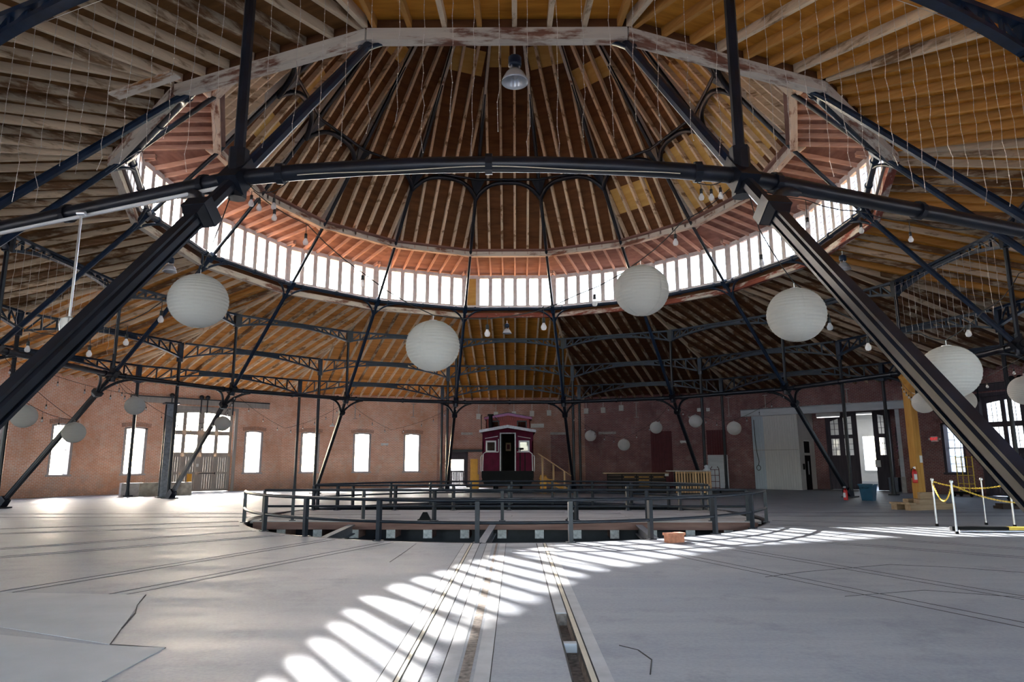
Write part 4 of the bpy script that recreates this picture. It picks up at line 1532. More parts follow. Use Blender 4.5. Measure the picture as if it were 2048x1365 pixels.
for i, (x, lab) in enumerate(((3.3, 'dark blue-grey storage bin behind the teal trash can'), (4.05, 'dark blue-grey storage bin at the foot of the pale jamb'))):
    t = thing('storage_bin', lab, 'bin', on_face(K, x, AW + 1.2, 0), K * A)
    m_ = MATS.get('bin_grey') or plain('bin_grey', (0.10, 0.12, 0.17), 0.5, 0, 0.15, 4)
    link('body', B().box(-0.24, 0.24, -0.2, 0.2, 0.0, 0.72).mesh('body', m_), t)
    link('lid', B().box(-0.26, 0.26, -0.22, 0.22, 0.72, 0.78).mesh('lid', m_), t)

# trash can and extinguishers
t = thing('trash_can', 'teal blue plastic trash can standing before the open dark doors', 'trash can', (15.49, 7.9, 0))
t.scale = (0.86, 0.86, 0.9)
ct = B()
r4 = math.sqrt(2)
ct.lathe([(0.0, 0.0), (0.25 * r4, 0.0), (0.33 * r4, 0.72), (0.36 * r4, 0.72), (0.36 * r4, 0.78), (0.31 * r4, 0.78), (0.24 * r4, 0.04), (0, 0.04)], 4, a0=PI / 4, smooth=False)
link('body', ct.mesh('body', M_TEAL), t, rz=rad(-45))
link('handle', B().tube([(-0.12, -0.36, 0.62), (-0.10, -0.40, 0.60), (0.10, -0.40, 0.60), (0.12, -0.36, 0.62)], 0.02, 6).mesh('handle', M_TEAL), t, rz=rad(-45))


def extinguisher(label, loc, rz, s=1.0):
    t = thing('fire_extinguisher', label, 'extinguisher', loc, rz)
    t.scale = (s, s, s)
    link('cylinder', B().lathe([(0, 0), (0.085, 0.0), (0.09, 0.03), (0.09, 0.40), (0.06, 0.46), (0.025, 0.48), (0.025, 0.52), (0, 0.52)], 14).mesh('cylinder_body', M_EXT_RED), t)
    link('label_sheet', B().box(-0.05, 0.05, -0.094, -0.082, 0.12, 0.32).mesh('label_sheet', M_WHITE), t)
    link('valve_handle', B().box(-0.02, 0.02, -0.12, 0.03, 0.52, 0.55).box(-0.02, 0.02, -0.11, 0.02, 0.57, 0.59).box(-0.02, 0.02, 0.0, 0.03, 0.52, 0.59).mesh('valve_handle', M_CHROME), t)
    link('hose', B().tube([(0, -0.03, 0.53), (-0.10, -0.04, 0.50), (-0.115, -0.02, 0.32), (-0.105, 0, 0.18)], 0.014, 6).mesh('hose', M_BLACK), t)


extinguisher('red fire extinguisher on the floor near the inclined strut foot', (14.67, 8.25, 0), rad(-60))

# ------------------------------------------------------------------ yellow prop post with its timber crib
pr = thing('prop_post', 'new yellow timber prop under the ring pipe, standing on a timber crib', 'post', (14.55, 2.5, 0), rad(20))
link('post_half', B().box(-0.145, -0.004, -0.14, 0.14, 0.36, 4.38).mesh('post_half', M_PINE), pr)
link('post_half', B().box(0.004, 0.145, -0.14, 0.14, 0.36, 4.38).mesh('post_half', M_PINE), pr)
link('wedge', B().beam((0.0, 0.0, 4.40), (-0.22, 0.0, 4.72), 0.26, 0.18).mesh('wedge', M_PINE), pr)
link('cleat', B().box(-0.28, 0.34, -0.24, -0.145, 0.22, 0.58).mesh('cleat', M_RUBBLE), pr)
link('paper_notice', B().box(0.01, 0.13, -0.155, -0.14, 1.60, 1.85).mesh('paper_notice', M_WHITE), pr)
cr = thing('timber_crib', 'stacked rough timbers under the yellow prop post', 'timber crib', (14.5, 2.35, 0), rad(20))
for x0, x1, y0_, y1_, z0, z1 in ((-1.05, 1.05, -0.45, -0.22, 0, 0.20), (-1.1, 0.9, 0.05, 0.28, 0, 0.20), (-0.6, 0.65, -0.42, -0.20, 0.20, 0.36), (-0.55, 0.6, 0.05, 0.27, 0.20, 0.36), (-0.3, 0.3, -0.2, 0.05, 0.0, 0.36), (-1.15, -0.85, -0.5, 0.3, 0.20, 0.26)):
    link('timber', B().box(x0, x1, y0_, y1_, z0, z1).mesh('timber', M_RUBBLE), cr)
extinguisher('red fire extinguisher hanging on the yellow prop post', (14.55 - 0.22, 2.5 - 0.20, 0.90), rad(-10), 0.95)

# chain barrier
cb = [(11.08, -4.11), (10.32, -6.10), (12.84, -4.42), (12.55, -3.8)]
labs = ['silver barrier post with a yellow chain, nearest the prop post', 'silver barrier post with a yellow chain, at the end of the striped bumper', 'thin silver barrier post behind the near iron strut, thicker of two', 'thin silver barrier post behind the near iron strut, thinner of two']
for (x, y), lab in zip(cb, labs):
    t = thing('barrier_post', lab, 'post', (x, y, 0), 0, 'silver chain posts')
    link('pole', B().tube([(0, 0, 0.03), (0.0, 0.0, 1.16)], 0.023 if y != -3.8 else 0.016, 10).mesh('pole', M_CHROME), t)
    link('cap', B().lathe([(0, 1.21), (0.03, 1.20), (0.042, 1.17), (0.036, 1.14)], 10).mesh('cap', M_CHROME), t)
    link('foot', B().lathe([(0.04, 0.0), (0.04, 0.06), (0, 0.06)], 10).mesh('foot', M_BLACK), t)


def chain(label, p, q, sag, name='barrier_chain'):
    p, q = Vector(p), Vector(q)
    n = int((q - p).length * 1.15 / 0.05)
    pts = []
    for i in range(n + 1):
        t = i / n
        v = p.lerp(q, t)
        v.z -= sag * 4 * t * (1 - t)
        pts.append(v)
    b = B()
    for i in range(n):
        d = (pts[i + 1] - pts[i]).normalized()
        sd = d.cross(Vector((0, 0, 1))).normalized()
        u2 = sd.cross(d) if i % 2 else sd
        a, c = pts[i] - d * 0.012, pts[i + 1] + d * 0.012
        m = (a + c) / 2
        loop = [a, a + d * 0.012 + u2 * 0.014, c - d * 0.012 + u2 * 0.014, c, c - d * 0.012 - u2 * 0.014, a + d * 0.012 - u2 * 0.014, a]
        b.tube(loop, 0.006, 4, caps=False)
    o = link(name, b.mesh(name, M_YELLOW, tuple(p)), None, p)
    tag(o, label, 'chain', 'yellow plastic chains')
    o['kind'] = 'thing'


chain('yellow plastic chain hanging in a deep loop between two silver posts', (11.08, -4.11, 1.10), (10.32, -6.10, 1.10), 0.42)
chain('yellow plastic chain running level from the farther silver post to the strut', (11.08, -4.13, 1.12), (12.84, -4.42, 1.06), 0.14)
chain('yellow plastic chain dropping from the nearer silver post to the strut', (10.32, -6.10, 1.10), (12.3, -5.6, 0.66), 0.10)
bp = thing('bumper', 'low black bumper with yellow stripes on the floor by the chain', 'bumper', (11.9, -5.43, 0), rad(-8))
for i in range(6):
    x = -1.2 + i * 0.62
    link('segment', B().prism([(x, 0), (x + 0.62, 0), (x + 0.62, 0.10), (x, 0.10)], -0.07, 0.07).mesh('segment', M_BLACK if i % 3 != 2 else M_YELLOW), bp)
o = link('loose_pipe', B().tube([(-1.3, 0, 0.03), (1.6, 0, 0.03)], 0.03, 8).mesh('loose_pipe', M_CHROME), None, (11.9, -5.85, 0), rad(-5))
tag(o, 'pale metal pipe lying on the floor before the striped bumper', 'pipe')

# yellow trolley by the east wall
t = thing('lattice_trolley', 'yellow lattice trolley on a dark base standing by the brick wall', 'trolley', on_face(-3, -1.9, 24.3), -3 * A)
link('base', B().box(-0.5, 0.5, -0.3, 0.3, 0.14, 0.24).mesh('base', M_BLACK), t)
for x in (-0.42, 0.42):
    for y in (-0.24, 0.24):
        link('caster', B().tube([(x, y - 0.03, 0.07), (x, y + 0.03, 0.07)], 0.07, 10).mesh('caster', M_BLACK), t)
for x in (-0.40, -0.13, 0.13, 0.40):
    link('upright', B().tube([(x, 0.1, 0.24), (x, 0.1, 1.9)], 0.022, 6).mesh('upright', M_YELLOW), t)
for z in (0.6, 1.0, 1.4, 1.85):
    link('rung', B().tube([(-0.42, 0.1, z), (0.42, 0.1, z)], 0.018, 6).mesh('rung', M_YELLOW), t)
o = link('timber_block', B().box(-0.35, 0.35, -0.25, 0.25, 0, 0.10).box(-0.3, 0.1, -0.2, 0.2, 0.10, 0.18).mesh('timber_block', M_DARKWOOD), None, (17.6, 2.5, 0))
tag(o, 'dark timber blocks lying on the floor beyond the chain posts', 'timber')

# exit sign
t = thing('exit_sign', 'lit red EXIT sign on dark brick between prop post and near strut', 'sign', on_face(-3, -4.38, AW - 0.06, 2.82), -3 * A)
link('housing', B().box(-0.19, 0.19, -0.03, 0.05, -0.14, 0.14).mesh('housing', M_WHITE), t)
cu = bpy.data.curves.new('exit_letters', 'FONT')
cu.body = 'EXIT'
cu.size = 0.20
cu.align_x = 'CENTER'
cu.align_y = 'CENTER'
cu.extrude = 0.004
cu.offset = 0.004
cu.materials.append(M_EXIT_FACE)
tmp = link('letters', cu)
lme = bpy.data.meshes.new_from_object(tmp)
bpy.data.objects.remove(tmp)
lt = link('letters', lme, t, (0, -0.036, 0))
lt.rotation_euler = (PI / 2, 0, 0)
for x in (-0.27, 0.27):
    link('lamp_head', B().tube([(x, -0.06, 0), (x, 0.03, 0)], 0.05, 10).mesh('lamp_head', M_LIGHTBOX), t)

# ------------------------------------------------------------------ left side: concrete block wall, wide steel column, orange panel
d = Vector((-16.99 + 19.57, 14.89 - 12.77, 0))
t = thing('concrete_barrier', 'low rough concrete barrier along the sunlit brick wall', 'barrier', (-18.28, 13.83, 0), math.atan2(d.y, d.x))
h = d.length / 2
link('block', B().box(-h + 0.85, h, -0.05, 0.45, 0, 0.66).mesh('block', M_CONC_WALL), t)
link('pale_block', B().box(-h, -h + 0.8, -0.12, 0.42, 0, 0.66).mesh('pale_block', M_LINTEL), t)
t = thing('steel_column', 'wide grey steel column with a cap plate beside the inclined strut foot', 'column', (-16.87, 11.75, 0), rad(38))
sc = B()
sc.box(-0.22, 0.22, -0.22, -0.18, 0.04, 4.55)
sc.box(-0.22, 0.22, 0.18, 0.22, 0.04, 4.55)
sc.box(-0.02, 0.02, -0.18, 0.18, 0.04, 4.55)
link('shaft', sc.mesh('shaft', M_STEEL), t)
link('cap_plate', B().box(-0.34, 0.34, -0.30, 0.30, 4.55, 4.62).mesh('cap_plate', M_IRON), t)
link('base_plate', B().box(-0.32, 0.32, -0.32, 0.32, 0.0, 0.04).mesh('base_plate', M_IRON), t)
op = B().box(-0.13, 0.13, -0.03, 0.03, 0.0, 1.05).box(-0.18, 0.18, -0.05, 0.05, 0, 0.08)
o = link('orange_panel', op.mesh('orange_panel', M_YELLOW_PAINT), None, on_face(2, -0.55, 25.6), 2 * A)
tag(o, 'small orange panel standing against the grey stall door', 'panel')

# ------------------------------------------------------------------ caboose
cb = thing('caboose', 'maroon red railway caboose with cupola facing the turntable', 'caboose', (-0.12, 15.5, 0))
M_CAB_IN = plain('caboose_interior', (0.02, 0.018, 0.015), 0.9, 0, 0.2, 3)
und = B()
und.prism([(-1.42, 1.17), (1.42, 1.17), (1.42, 0.85), (1.25, 0.40), (-1.25, 0.40), (-1.42, 0.85)], 0.1, 8.4)
link('underframe', und.mesh('underframe', M_BLACK), cb)
link('end_sill', B().box(-1.42, 1.42, 0.0, 0.12, 0.92, 1.2).mesh('end_sill', M_BLACK), cb)
for y in (1.3, 2.8, 5.9, 7.4):
    for x in (-0.75, 0.75):
        link('wheel', B().tube([(x - 0.06, y, 0.42), (x + 0.06, y, 0.42)], 0.42, 18, smooth=False).mesh('wheel', M_BLACK), cb)
for sx in (-1, 1):
    for i in range(3):
        x0, x1 = sorted((sx * 1.0, sx * 1.42))
        link('step', B().box(x0, x1, 0.15, 0.65, 0.42 + 0.27 * i, 0.46 + 0.27 * i).mesh('step', M_BLACK), cb)
body = B()
YF = 0.75
body.box(-1.42, -1.34, YF, 8.4, 1.17, 3.36)
body.box(1.34, 1.42, YF, 8.4, 1.17, 3.36)
body.box(-1.42, 1.42, 8.32, 8.4, 1.17, 3.36)
body.box(-1.42, 1.42, YF, 8.4, 1.10, 1.17)
link('body', body.mesh('body', M_RED), cb)
front = B()
for x0, x1, z0, z1 in ((-1.42, -1.18, 1.17, 3.36), (-0.70, -0.40, 1.17, 3.36), (0.40, 0.66, 1.17, 3.36), (1.16, 1.42, 1.17, 3.36),
                       (-1.18, -0.70, 1.17, 2.28), (-1.18, -0.70, 2.80, 3.36), (0.66, 1.16, 1.17, 2.28), (0.66, 1.16, 2.80, 3.36), (-0.40, 0.40, 3.24, 3.36)):
    front.box(x0, x1, YF, YF + 0.06, z0, z1)
front.prism([(-1.42, 3.36), (1.42, 3.36), (0, 3.62)], YF, YF + 0.06)
link('end_wall', front.mesh('end_wall', M_RED), cb)
nb = 22
for i in range(nb):
    xa = -1.42 + 2.84 * i / nb
    xb = xa + 2.84 / nb
    xm = (xa + xb) / 2
    if abs(xm) < 0.42:
        continue
    for z0, z1 in ((1.17, 2.26), (2.84, 3.34)):
        link('end_board', B().box(xa + 0.004, xb - 0.004, YF - 0.015, YF, z0, z1).mesh('end_board', M_RED), cb)
for x0, x1 in ((-1.18, -0.70), (0.66, 1.16)):
    fr = B()
    for a, b_, c_, d_ in ((x0 - 0.05, x0 + 0.03, 2.22, 2.86), (x1 - 0.03, x1 + 0.05, 2.22, 2.86), (x0, x1, 2.22, 2.31), (x0, x1, 2.77, 2.86)):
        fr.box(a, b_, YF - 0.04, YF + 0.02, c_, d_)
    f_ = link('window_frame', fr.mesh('window_frame', M_WHITE), cb)
    link('pane', B().box(x0, x1, YF + 0.005, YF + 0.011, 2.30, 2.78).mesh('pane', M_GLASS), f_)
df = B()
df.box(-0.45, -0.38, YF - 0.05, YF + 0.08, 1.17, 3.28).box(0.38, 0.45, YF - 0.05, YF + 0.08, 1.17, 3.28).box(-0.45, 0.45, YF - 0.05, YF + 0.08, 3.24, 3.30)
link('door_frame', df.mesh('door_frame', M_SILVER), cb)
link('open_door', B().box(-0.38, -0.33, YF + 0.06, YF + 0.75, 1.18, 3.2).mesh('open_door', M_CAB_IN), cb)
ins = B()
ins.box(-1.33, -1.30, YF + 0.1, 8.3, 1.18, 3.3).box(1.30, 1.33, YF + 0.1, 8.3, 1.18, 3.3).box(-1.33, 1.33, 4.5, 4.55, 1.18, 3.4)
link('interior', ins.mesh('interior', M_CAB_IN), cb)
pf = link('poster_frame', B().box(-0.14, 0.16, YF + 1.9, YF + 1.94, 2.32, 2.80).mesh('poster_frame', M_RUBBLE), cb)
link('poster', B().box(-0.08, 0.10, YF + 1.88, YF + 1.90, 2.42, 2.70).mesh('poster', M_MAROON), pf)
rf = B()
rf.prism([(-1.54, 3.30), (0, 3.56), (1.54, 3.30), (1.54, 3.38), (0, 3.66), (-1.54, 3.38)], -0.05, 8.5)
link('roof', rf.mesh('roof', M_MAROON), cb)
rt_ = B()
rt_.prism([(-1.56, 3.27), (0, 3.53), (1.56, 3.27), (1.56, 3.42), (0, 3.69), (-1.56, 3.42)], -0.09, -0.04)
link('roof_fascia', rt_.mesh('roof_fascia', M_SILVER), cb)
cu_ = B()
cy0, cy1 = 2.6, 5.0
cu_.box(-1.30, -1.24, cy0, cy1, 3.4, 4.22).box(1.24, 1.30, cy0, cy1, 3.4, 4.22).box(-1.30, 1.30, cy1 - 0.06, cy1, 3.4, 4.25)
link('cupola_sides', cu_.mesh('cupola_sides', M_RED), cb)
nb = 20
for i in range(nb):
    xa = -1.30 + 2.6 * i / nb
    xb = xa + 2.6 / nb
    xm = (xa + xb) / 2
    zt = 4.45 - 0.23 * abs(xm) / 1.3
    if 0.52 < abs(xm) < 1.10:
        segs = ((3.4, 3.62), (4.05, zt))
    else:
        segs = ((3.4, zt),)
    for z0, z1 in segs:
        link('cupola_board', B().box(xa + 0.004, xb - 0.004, cy0, cy0 + 0.05, z0, z1).mesh('cupola_board', M_RED_BRIGHT), cb)
for sx in (-1, 1):
    x0, x1 = sorted((sx * 0.52, sx * 1.10))
    fr = B()
    for a, b_, c_, d_ in ((x0, x0 + 0.06, 3.58, 4.09), (x1 - 0.06, x1, 3.58, 4.09), (x0, x1, 3.58, 3.66), (x0, x1, 4.01, 4.09)):
        fr.box(a, b_, cy0 - 0.03, cy0 + 0.03, c_, d_)
    f_ = link('cupola_window', fr.mesh('cupola_window', M_IRON), cb)
    link('pane', B().box(x0, x1, cy0 + 0.01, cy0 + 0.016, 3.62, 4.05).mesh('pane', M_GLASS), f_)
cr_ = B()
cr_.prism([(-1.42, 4.22), (0, 4.47), (1.42, 4.22), (1.42, 4.30), (0, 4.57), (-1.42, 4.30)], cy0 - 0.12, cy1 + 0.1)
link('cupola_roof', cr_.mesh('cupola_roof', M_IRON), cb)
cf = B()
cf.prism([(-1.40, 4.14), (0, 4.38), (1.40, 4.14), (1.40, 4.27), (0, 4.53), (-1.40, 4.27)], cy0 - 0.17, cy0 - 0.12)
link('cupola_fascia', cf.mesh('cupola_fascia', M_MAUVE), cb)
link('chimney', B().tube([(-0.98, 1.2, 3.4), (-0.98, 1.2, 4.28)], 0.11, 12).tube([(-0.98, 1.2, 4.28), (-0.98, 1.2, 4.36)], 0.18, 12).mesh('chimney', M_BLACK), cb)
link('ladder_rail', B().tube([(-0.75, 0.9, 4.2), (-0.55, 0.9, 4.0), (-0.45, 0.9, 3.6)], 0.018, 6).mesh('ladder_rail', M_IRON), cb)
link('roof_rail', B().tube([(-1.46, 0.3, 3.4), (-1.46, 0.3, 4.2), (-1.42, 0.3, 4.25)], 0.022, 6).mesh('roof_rail', M_IRON), cb)
for sx in (-1, 1):
    X = sx * 1.0
    gr = B()
    gr.tube([(sx * 0.5, 0.05, 2.22), (sx * 1.20, 0.05, 2.22), (sx * 1.34, 0.05, 2.12), (sx * 1.36, 0.05, 1.2)], 0.025, 6)
    link('platform_railing', gr.mesh('platform_railing', M_WHITE), cb)
    gr = B()
    gr.tube([(sx * 1.44, 0.35, 1.15), (sx * 1.47, 0.35, 1.25), (sx * 1.47, 0.35, 1.95), (sx * 1.42, 0.35, 2.05)], 0.025, 6)
    link('grab_rail', gr.mesh('grab_rail', M_WHITE), cb)
    gr = B().tube([(sx * 0.55, 0.70, 3.10), (sx * 1.27, 0.70, 2.98)], 0.018, 6)
    link('grab_rail', gr.mesh('grab_rail', M_WHITE), cb)
link('grab_rail', B().tube([(-0.52, 0.68, 2.25), (-0.52, 0.68, 2.95)], 0.02, 6).mesh('grab_rail', M_WHITE), cb)
link('brake_staff', B().tube([(0.68, 0.1, 1.17), (0.68, 0.1, 2.42)], 0.03, 8).mesh('brake_staff', M_BLACK), cb)
link('brake_wheel', B().tube([(0.68 + 0.2 * math.cos(i * PI / 8), 0.05, 2.40 + 0.03 * math.sin(i * PI / 8)) for i in range(17)], 0.02, 6).mesh('brake_wheel', M_BLACK), cb)
link('gate_bar', B().box(0.92, 0.97, 0.05, 0.09, 1.2, 2.2).mesh('gate_bar', M_BLACK), cb)

# wooden stairs beside the caboose
st = thing('wooden_stairs', 'new pine stairs with handrail beside the caboose', 'stairs', (2.4, 15.8, 0))
for i in range(4):
    x = -0.75 + i * 0.36
    link('tread', B().box(x, x + 0.36, -0.05, 0.85, 0.92 - 0.24 * i, 0.97 - 0.24 * i).mesh('tread', M_PINE), st)
for y in (-0.02, 0.82):
    link('stringer', B().beam((-0.75, y, 0.88), (0.85, y, -0.02 + 0.12), 0.05, 0.24).mesh('stringer', M_PINE), st)
for x, zt in ((-0.62, 1.98), (-0.02, 1.58), (0.58, 1.18)):
    link('post', B().box(x - 0.05, x + 0.05, -0.12, -0.03, 0.0, zt).mesh('post', M_PALLET), st)
link('handrail', B().beam((-0.85, -0.085, 2.14), (0.95, -0.075, 0.93), 0.11, 0.05).mesh('handrail', M_PALLET), st)
link('riser_box', B().box(-0.75, -0.40, 0.0, 0.84, 0.0, 0.90).mesh('riser_box', M_YELLOW_PAINT), st)

t = thing('yellow_board', 'tall orange-yellow painted board standing beside the caboose', 'board', (-2.03, 17.0, 0))
link('panel', B().box(-0.22, 0.20, -0.08, 0.10, 0.16, 1.86).box(0.12, 0.27, -0.06, 0.10, 0.16, 1.0).mesh('panel', M_YELLOW_PAINT), t)
link('foot', B().box(-0.24, 0.24, -0.15, 0.18, 0.0, 0.16).mesh('foot', M_RUBBLE), t)

# ------------------------------------------------------------------ bars made of pallets, hand truck
t = thing('dark_bar', 'long dark pallet bar with a brown top edge below the bricked-up windows', 'bar counter', (7.0, 16.3, 0), rad(-4))
link('bar_top', B().box(-1.85, 1.75, -0.35, 0.35, 1.03, 1.09).mesh('bar_top', M_RUBBLE), t)
link('core', B().box(-1.6, 1.6, -0.12, 0.25, 0.0, 1.03).mesh('core', M_BLACK), t)
random.seed(5)
for bay in range(4):
    x0 = -1.6 + bay * 0.8
    for i in range(6):
        z = 0.06 + i * 0.165
        link('slat', B().box(x0 + 0.03, x0 + 0.77, -0.16, -0.135, z, z + 0.10).mesh('slat', M_DARKWOOD), t)
        if random.random() < 0.62 and i > 0:
            link('slat', B().box(x0 + 0.12, x0 + 0.68, -0.15, -0.125, z - 0.055, z - 0.015).mesh('slat', M_PINE), t)  # pine-coloured slats stand for orange light on the dark bar
o = link('card', B().box(-0.1, 0.1, -0.01, 0.01, 0, 0.13).mesh('card', M_WHITE), None, (8.75, 16.0, 0.88))
tag(o, 'small white card hung at the end of the dark pallet bar', 'card')
o.location = (8.62, 15.98, 0.90)

t = thing('pallet_bar', 'pale pallet bar of upright slats with a grey top, before the white door', 'bar counter', (9.77, 14.95, 0), rad(-3))
link('bar_top', B().box(-1.35, 0.95, -0.3, 0.35, 1.16, 1.21).mesh('bar_top', M_LINTEL), t)
x = -0.93
random.seed(11)
for i in range(13):
    w = 0.088 if i not in (6, 11, 12) else 0.11
    link('slat', B().box(x, x + w, -0.16, -0.135, 0.05, 1.15).mesh('slat', M_PALLET), t)
    x += 0.146
for z in (0.06, 0.42, 1.06):
    link('rail', B().box(-0.95, 0.95, -0.135, -0.05, z, z + 0.09).mesh('rail', M_RUBBLE), t)
link('back_panel', B().box(-0.93, 0.93, 0.2, 0.23, 0.0, 1.15).mesh('back_panel', M_BLACK), t)
o = link('paper_cloth', B().lathe([(0.02, 0.30), (0.13, 0.24), (0.10, 0.12), (0.20, 0.04), (0.22, 0.0), (0, 0.0)], 9).mesh('paper_cloth', M_PALE_PAINT), None, (10.52, 14.9, 1.21))
tag(o, 'crumpled pale cloth on the grey top of the pallet bar', 'cloth')
t = thing('hand_truck', 'dark hand truck standing before the white service door', 'hand truck', (11.1, 15.4, 0), rad(-25))
for x in (-0.22, 0.22):
    link('side_tube', B().tube([(x, 0, 0.12), (x, 0, 1.30), (x * 0.6, 0, 1.42)], 0.018, 6).mesh('side_tube', M_MAROON), t)
link('middle_tube', B().tube([(0, 0, 0.12), (0, 0, 1.25)], 0.014, 6).mesh('middle_tube', M_MAROON), t)
for z in (0.3, 0.62, 0.95, 1.25):
    link('rung', B().tube([(-0.22, 0, z), (0.22, 0, z)], 0.014, 6).mesh('rung', M_MAROON), t)
link('handle', B().tube([(-0.13, 0, 1.42), (0.13, 0, 1.42)], 0.018, 6).mesh('handle', M_CHROME), t)
link('toe_plate', B().box(-0.24, 0.24, -0.25, 0.0, 0.01, 0.03).mesh('toe_plate', M_IRON), t)
for x in (-0.24, 0.24):
    link('wheel', B().tube([(x - 0.03, 0.08, 0.12), (x + 0.03, 0.08, 0.12)], 0.12, 12).mesh('wheel', M_BLACK), t)

# ------------------------------------------------------------------ paper lanterns
prof = []
R_ = 0.305
n_rib = 22
for i in range(n_rib * 2 + 1):
    th = PI * (0.04 + 0.92 * i / (n_rib * 2))
    rr = R_ * math.sin(th) * (1.0 if i % 2 else 0.982)
    prof.append((rr, -R_ * 0.95 * math.cos(th)))
lan_me = B().lathe(prof, 40, smooth=False).mesh('paper_globe', M_PAPER)
seam_me = B()
for a in (0.4, 1.9, 3.5, 5.0):
    pts = [(R_ * 1.003 * math.sin(PI * (0.06 + 0.88 * i / 20)) * math.cos(a), R_ * 1.003 * math.sin(PI * (0.06 + 0.88 * i / 20)) * math.sin(a), -R_ * 0.953 * math.cos(PI * (0.06 + 0.88 * i / 20))) for i in range(21)]
    seam_me.tube(pts, 0.0016, 4, caps=False)
seam_me = seam_me.mesh('seam', M_PAPER)
ring_me = B().tube([(0.045 * math.cos(i * PI / 6), 0.045 * math.sin(i * PI / 6), R_ * 0.95) for i in range(13)], 0.006, 5).mesh('wire_ring', M_CHROME)
hook_me = B().tube([(0, 0, R_ * 0.93), (0, 0, R_ * 0.95 + 0.06)], 0.004, 5).tube([(-0.045, 0, R_ * 0.95), (0.045, 0, R_ * 0.95)], 0.004, 5).mesh('hook', M_CHROME)
LANT = [(-3.09, -15.03, 3.32, 'large white paper lantern overlapping the near strut on the window side'), (-0.63, -14.54, 2.91, 'large white paper lantern hanging lowest of the pair over the turntable'),
        (1.73, -14.64, 3.52, 'large white paper lantern hanging higher of the pair, before the clerestory windows'), (3.31, -14.98, 3.16, 'large white paper lantern just outside the near strut on the dim side'),
        (5.03, -14.73, 2.57, 'large white paper lantern partly hidden by the near strut, above two smaller ones'), (11.44, -5.14, 3.10, 'white paper lantern directly below the large lantern at the near strut'),
        (11.63, -3.21, 3.24, 'white paper lantern mostly hidden behind the near strut by the prop post'), (10.67, -8.28, 3.04, 'white paper lantern cut by the frame before the dark stall door'),
        (-12.19, -4.83, 2.81, 'white paper lantern half hidden behind the near strut on the window side'), (-12.23, -2.73, 2.49, 'white paper lantern before the tall window crossed by an inclined strut'),
        (-11.91, -0.33, 3.45, 'white paper lantern before the slim outer column beside the stall door'), (-11.22, 4.72, 3.17, 'white paper lantern before the upper panes of the grey stall door'),
        (4.29, 14.26, 3.04, 'small white paper lantern against brick, closest to the caboose'), (5.73, 12.26, 2.51, 'small white paper lantern against brick, lowest of five on the dim side'),
        (7.17, 11.30, 3.31, 'small white paper lantern hanging over the maroon boarded window'), (8.63, 9.48, 3.51, 'small white paper lantern against brick, highest of five on the dim side'),
        (9.70, 7.32, 3.07, 'small white paper lantern against brick beside the pale track board')]
for i, (x, y, z, lab) in enumerate(LANT):
    t = thing('paper_lantern', lab, 'lantern', (x, y, z), i * 0.9, 'white paper lanterns')
    link('paper_globe', lan_me, t)
    link('seam', seam_me, t)['kind'] = 'stuff'
    link('wire_ring', ring_me, t)
    link('hook', hook_me, t)

# ------------------------------------------------------------------ string lights
sock_me = B().lathe([(0.0, 0.0), (0.016, 0.0), (0.018, -0.055), (0.0, -0.055)], 8).mesh('socket', M_CORD)
bulb_me = B().lathe([(0.012, -0.05), (0.016, -0.065), (0.029, -0.09), (0.031, -0.105), (0.024, -0.128), (0.0, -0.136)], 12).mesh('bulb', M_BULB)


def string_light(label, pts, bulbs, r=0.006):
    c = Vector(pts[0])
    t = thing('string_light', label, 'string light', c, 0, 'string lights with bulbs')
    offc = tuple(c)
    link('cable', B().tube(pts, r, 5).mesh('cable', M_CORD, offc), t)
    for p, drop in bulbs:
        p = Vector(p)
        so = link('socket', sock_me, t, p - c)
        link('bulb', bulb_me, so)
        if drop > 0.02:
            link('drop_cord', B().tube([(0, 0, 0), (0, 0, drop)], 0.004, 5).mesh('drop_cord', M_CORD), so)


def swag(pts, step=0.12):
    """sag the runs between consecutive points"""
    out = []
    for p, q in zip(pts[:-1], pts[1:]):
        p, q = Vector(p), Vector(q)
        L_ = (q - p).length
        n = max(3, int(L_ / 0.35))
        for i in range(n):
            t = i / n
            v = p.lerp(q, t)
            v.z -= 4 * t * (1 - t) * 0.045 * L_
            out.append(v)
    out.append(Vector(pts[-1]))
    return out


LT = 0.355
string_light('string of clear bulbs looping over the two large middle lanterns', swag([(-2.75, -14.62, 4.74), (-2.04, -14.8, 4.26), (-1.44, -14.6, 3.75), (-0.63, -14.54, 2.91 + LT), (0.3, -14.8, 3.20), (1.0, -14.75, 3.45), (1.73, -14.64, 3.52 + LT), (2.2, -14.75, 4.3), (2.80, -14.62, 4.74)]),
             [((-2.04, -14.83, 4.14), 0.11), ((0, -14.9, 3.08), 0.10), ((0.61, -14.9, 3.15), 0.14), ((1.18, -14.79, 3.44), 0.08), ((2.10, -14.8, 4.13), 0.06), ((-1.44, -14.6, 3.72), 0.02)])
string_light('string of clear bulbs along the ring pipe and lanterns on the dim side', swag([(3.0, -14.65, 4.74), (3.06, -14.76, 4.2), (3.31, -14.98, 3.16 + LT), (3.97, -15.1, 3.02), (4.6, -15.0, 2.95), (5.03, -14.73, 2.57 + LT), (5.6, -14.6, 3.3), (6.8, -13.6, 4.0), (8.2, -12.5, 4.76)]),
             [((3.06, -14.76, 3.90), 0.28), ((3.60, -15.1, 3.10), 0.05), ((3.97, -15.12, 2.88), 0.10), ((4.37, -15.1, 2.80), 0.10), ((5.31, -14.7, 3.10), 0.02)])
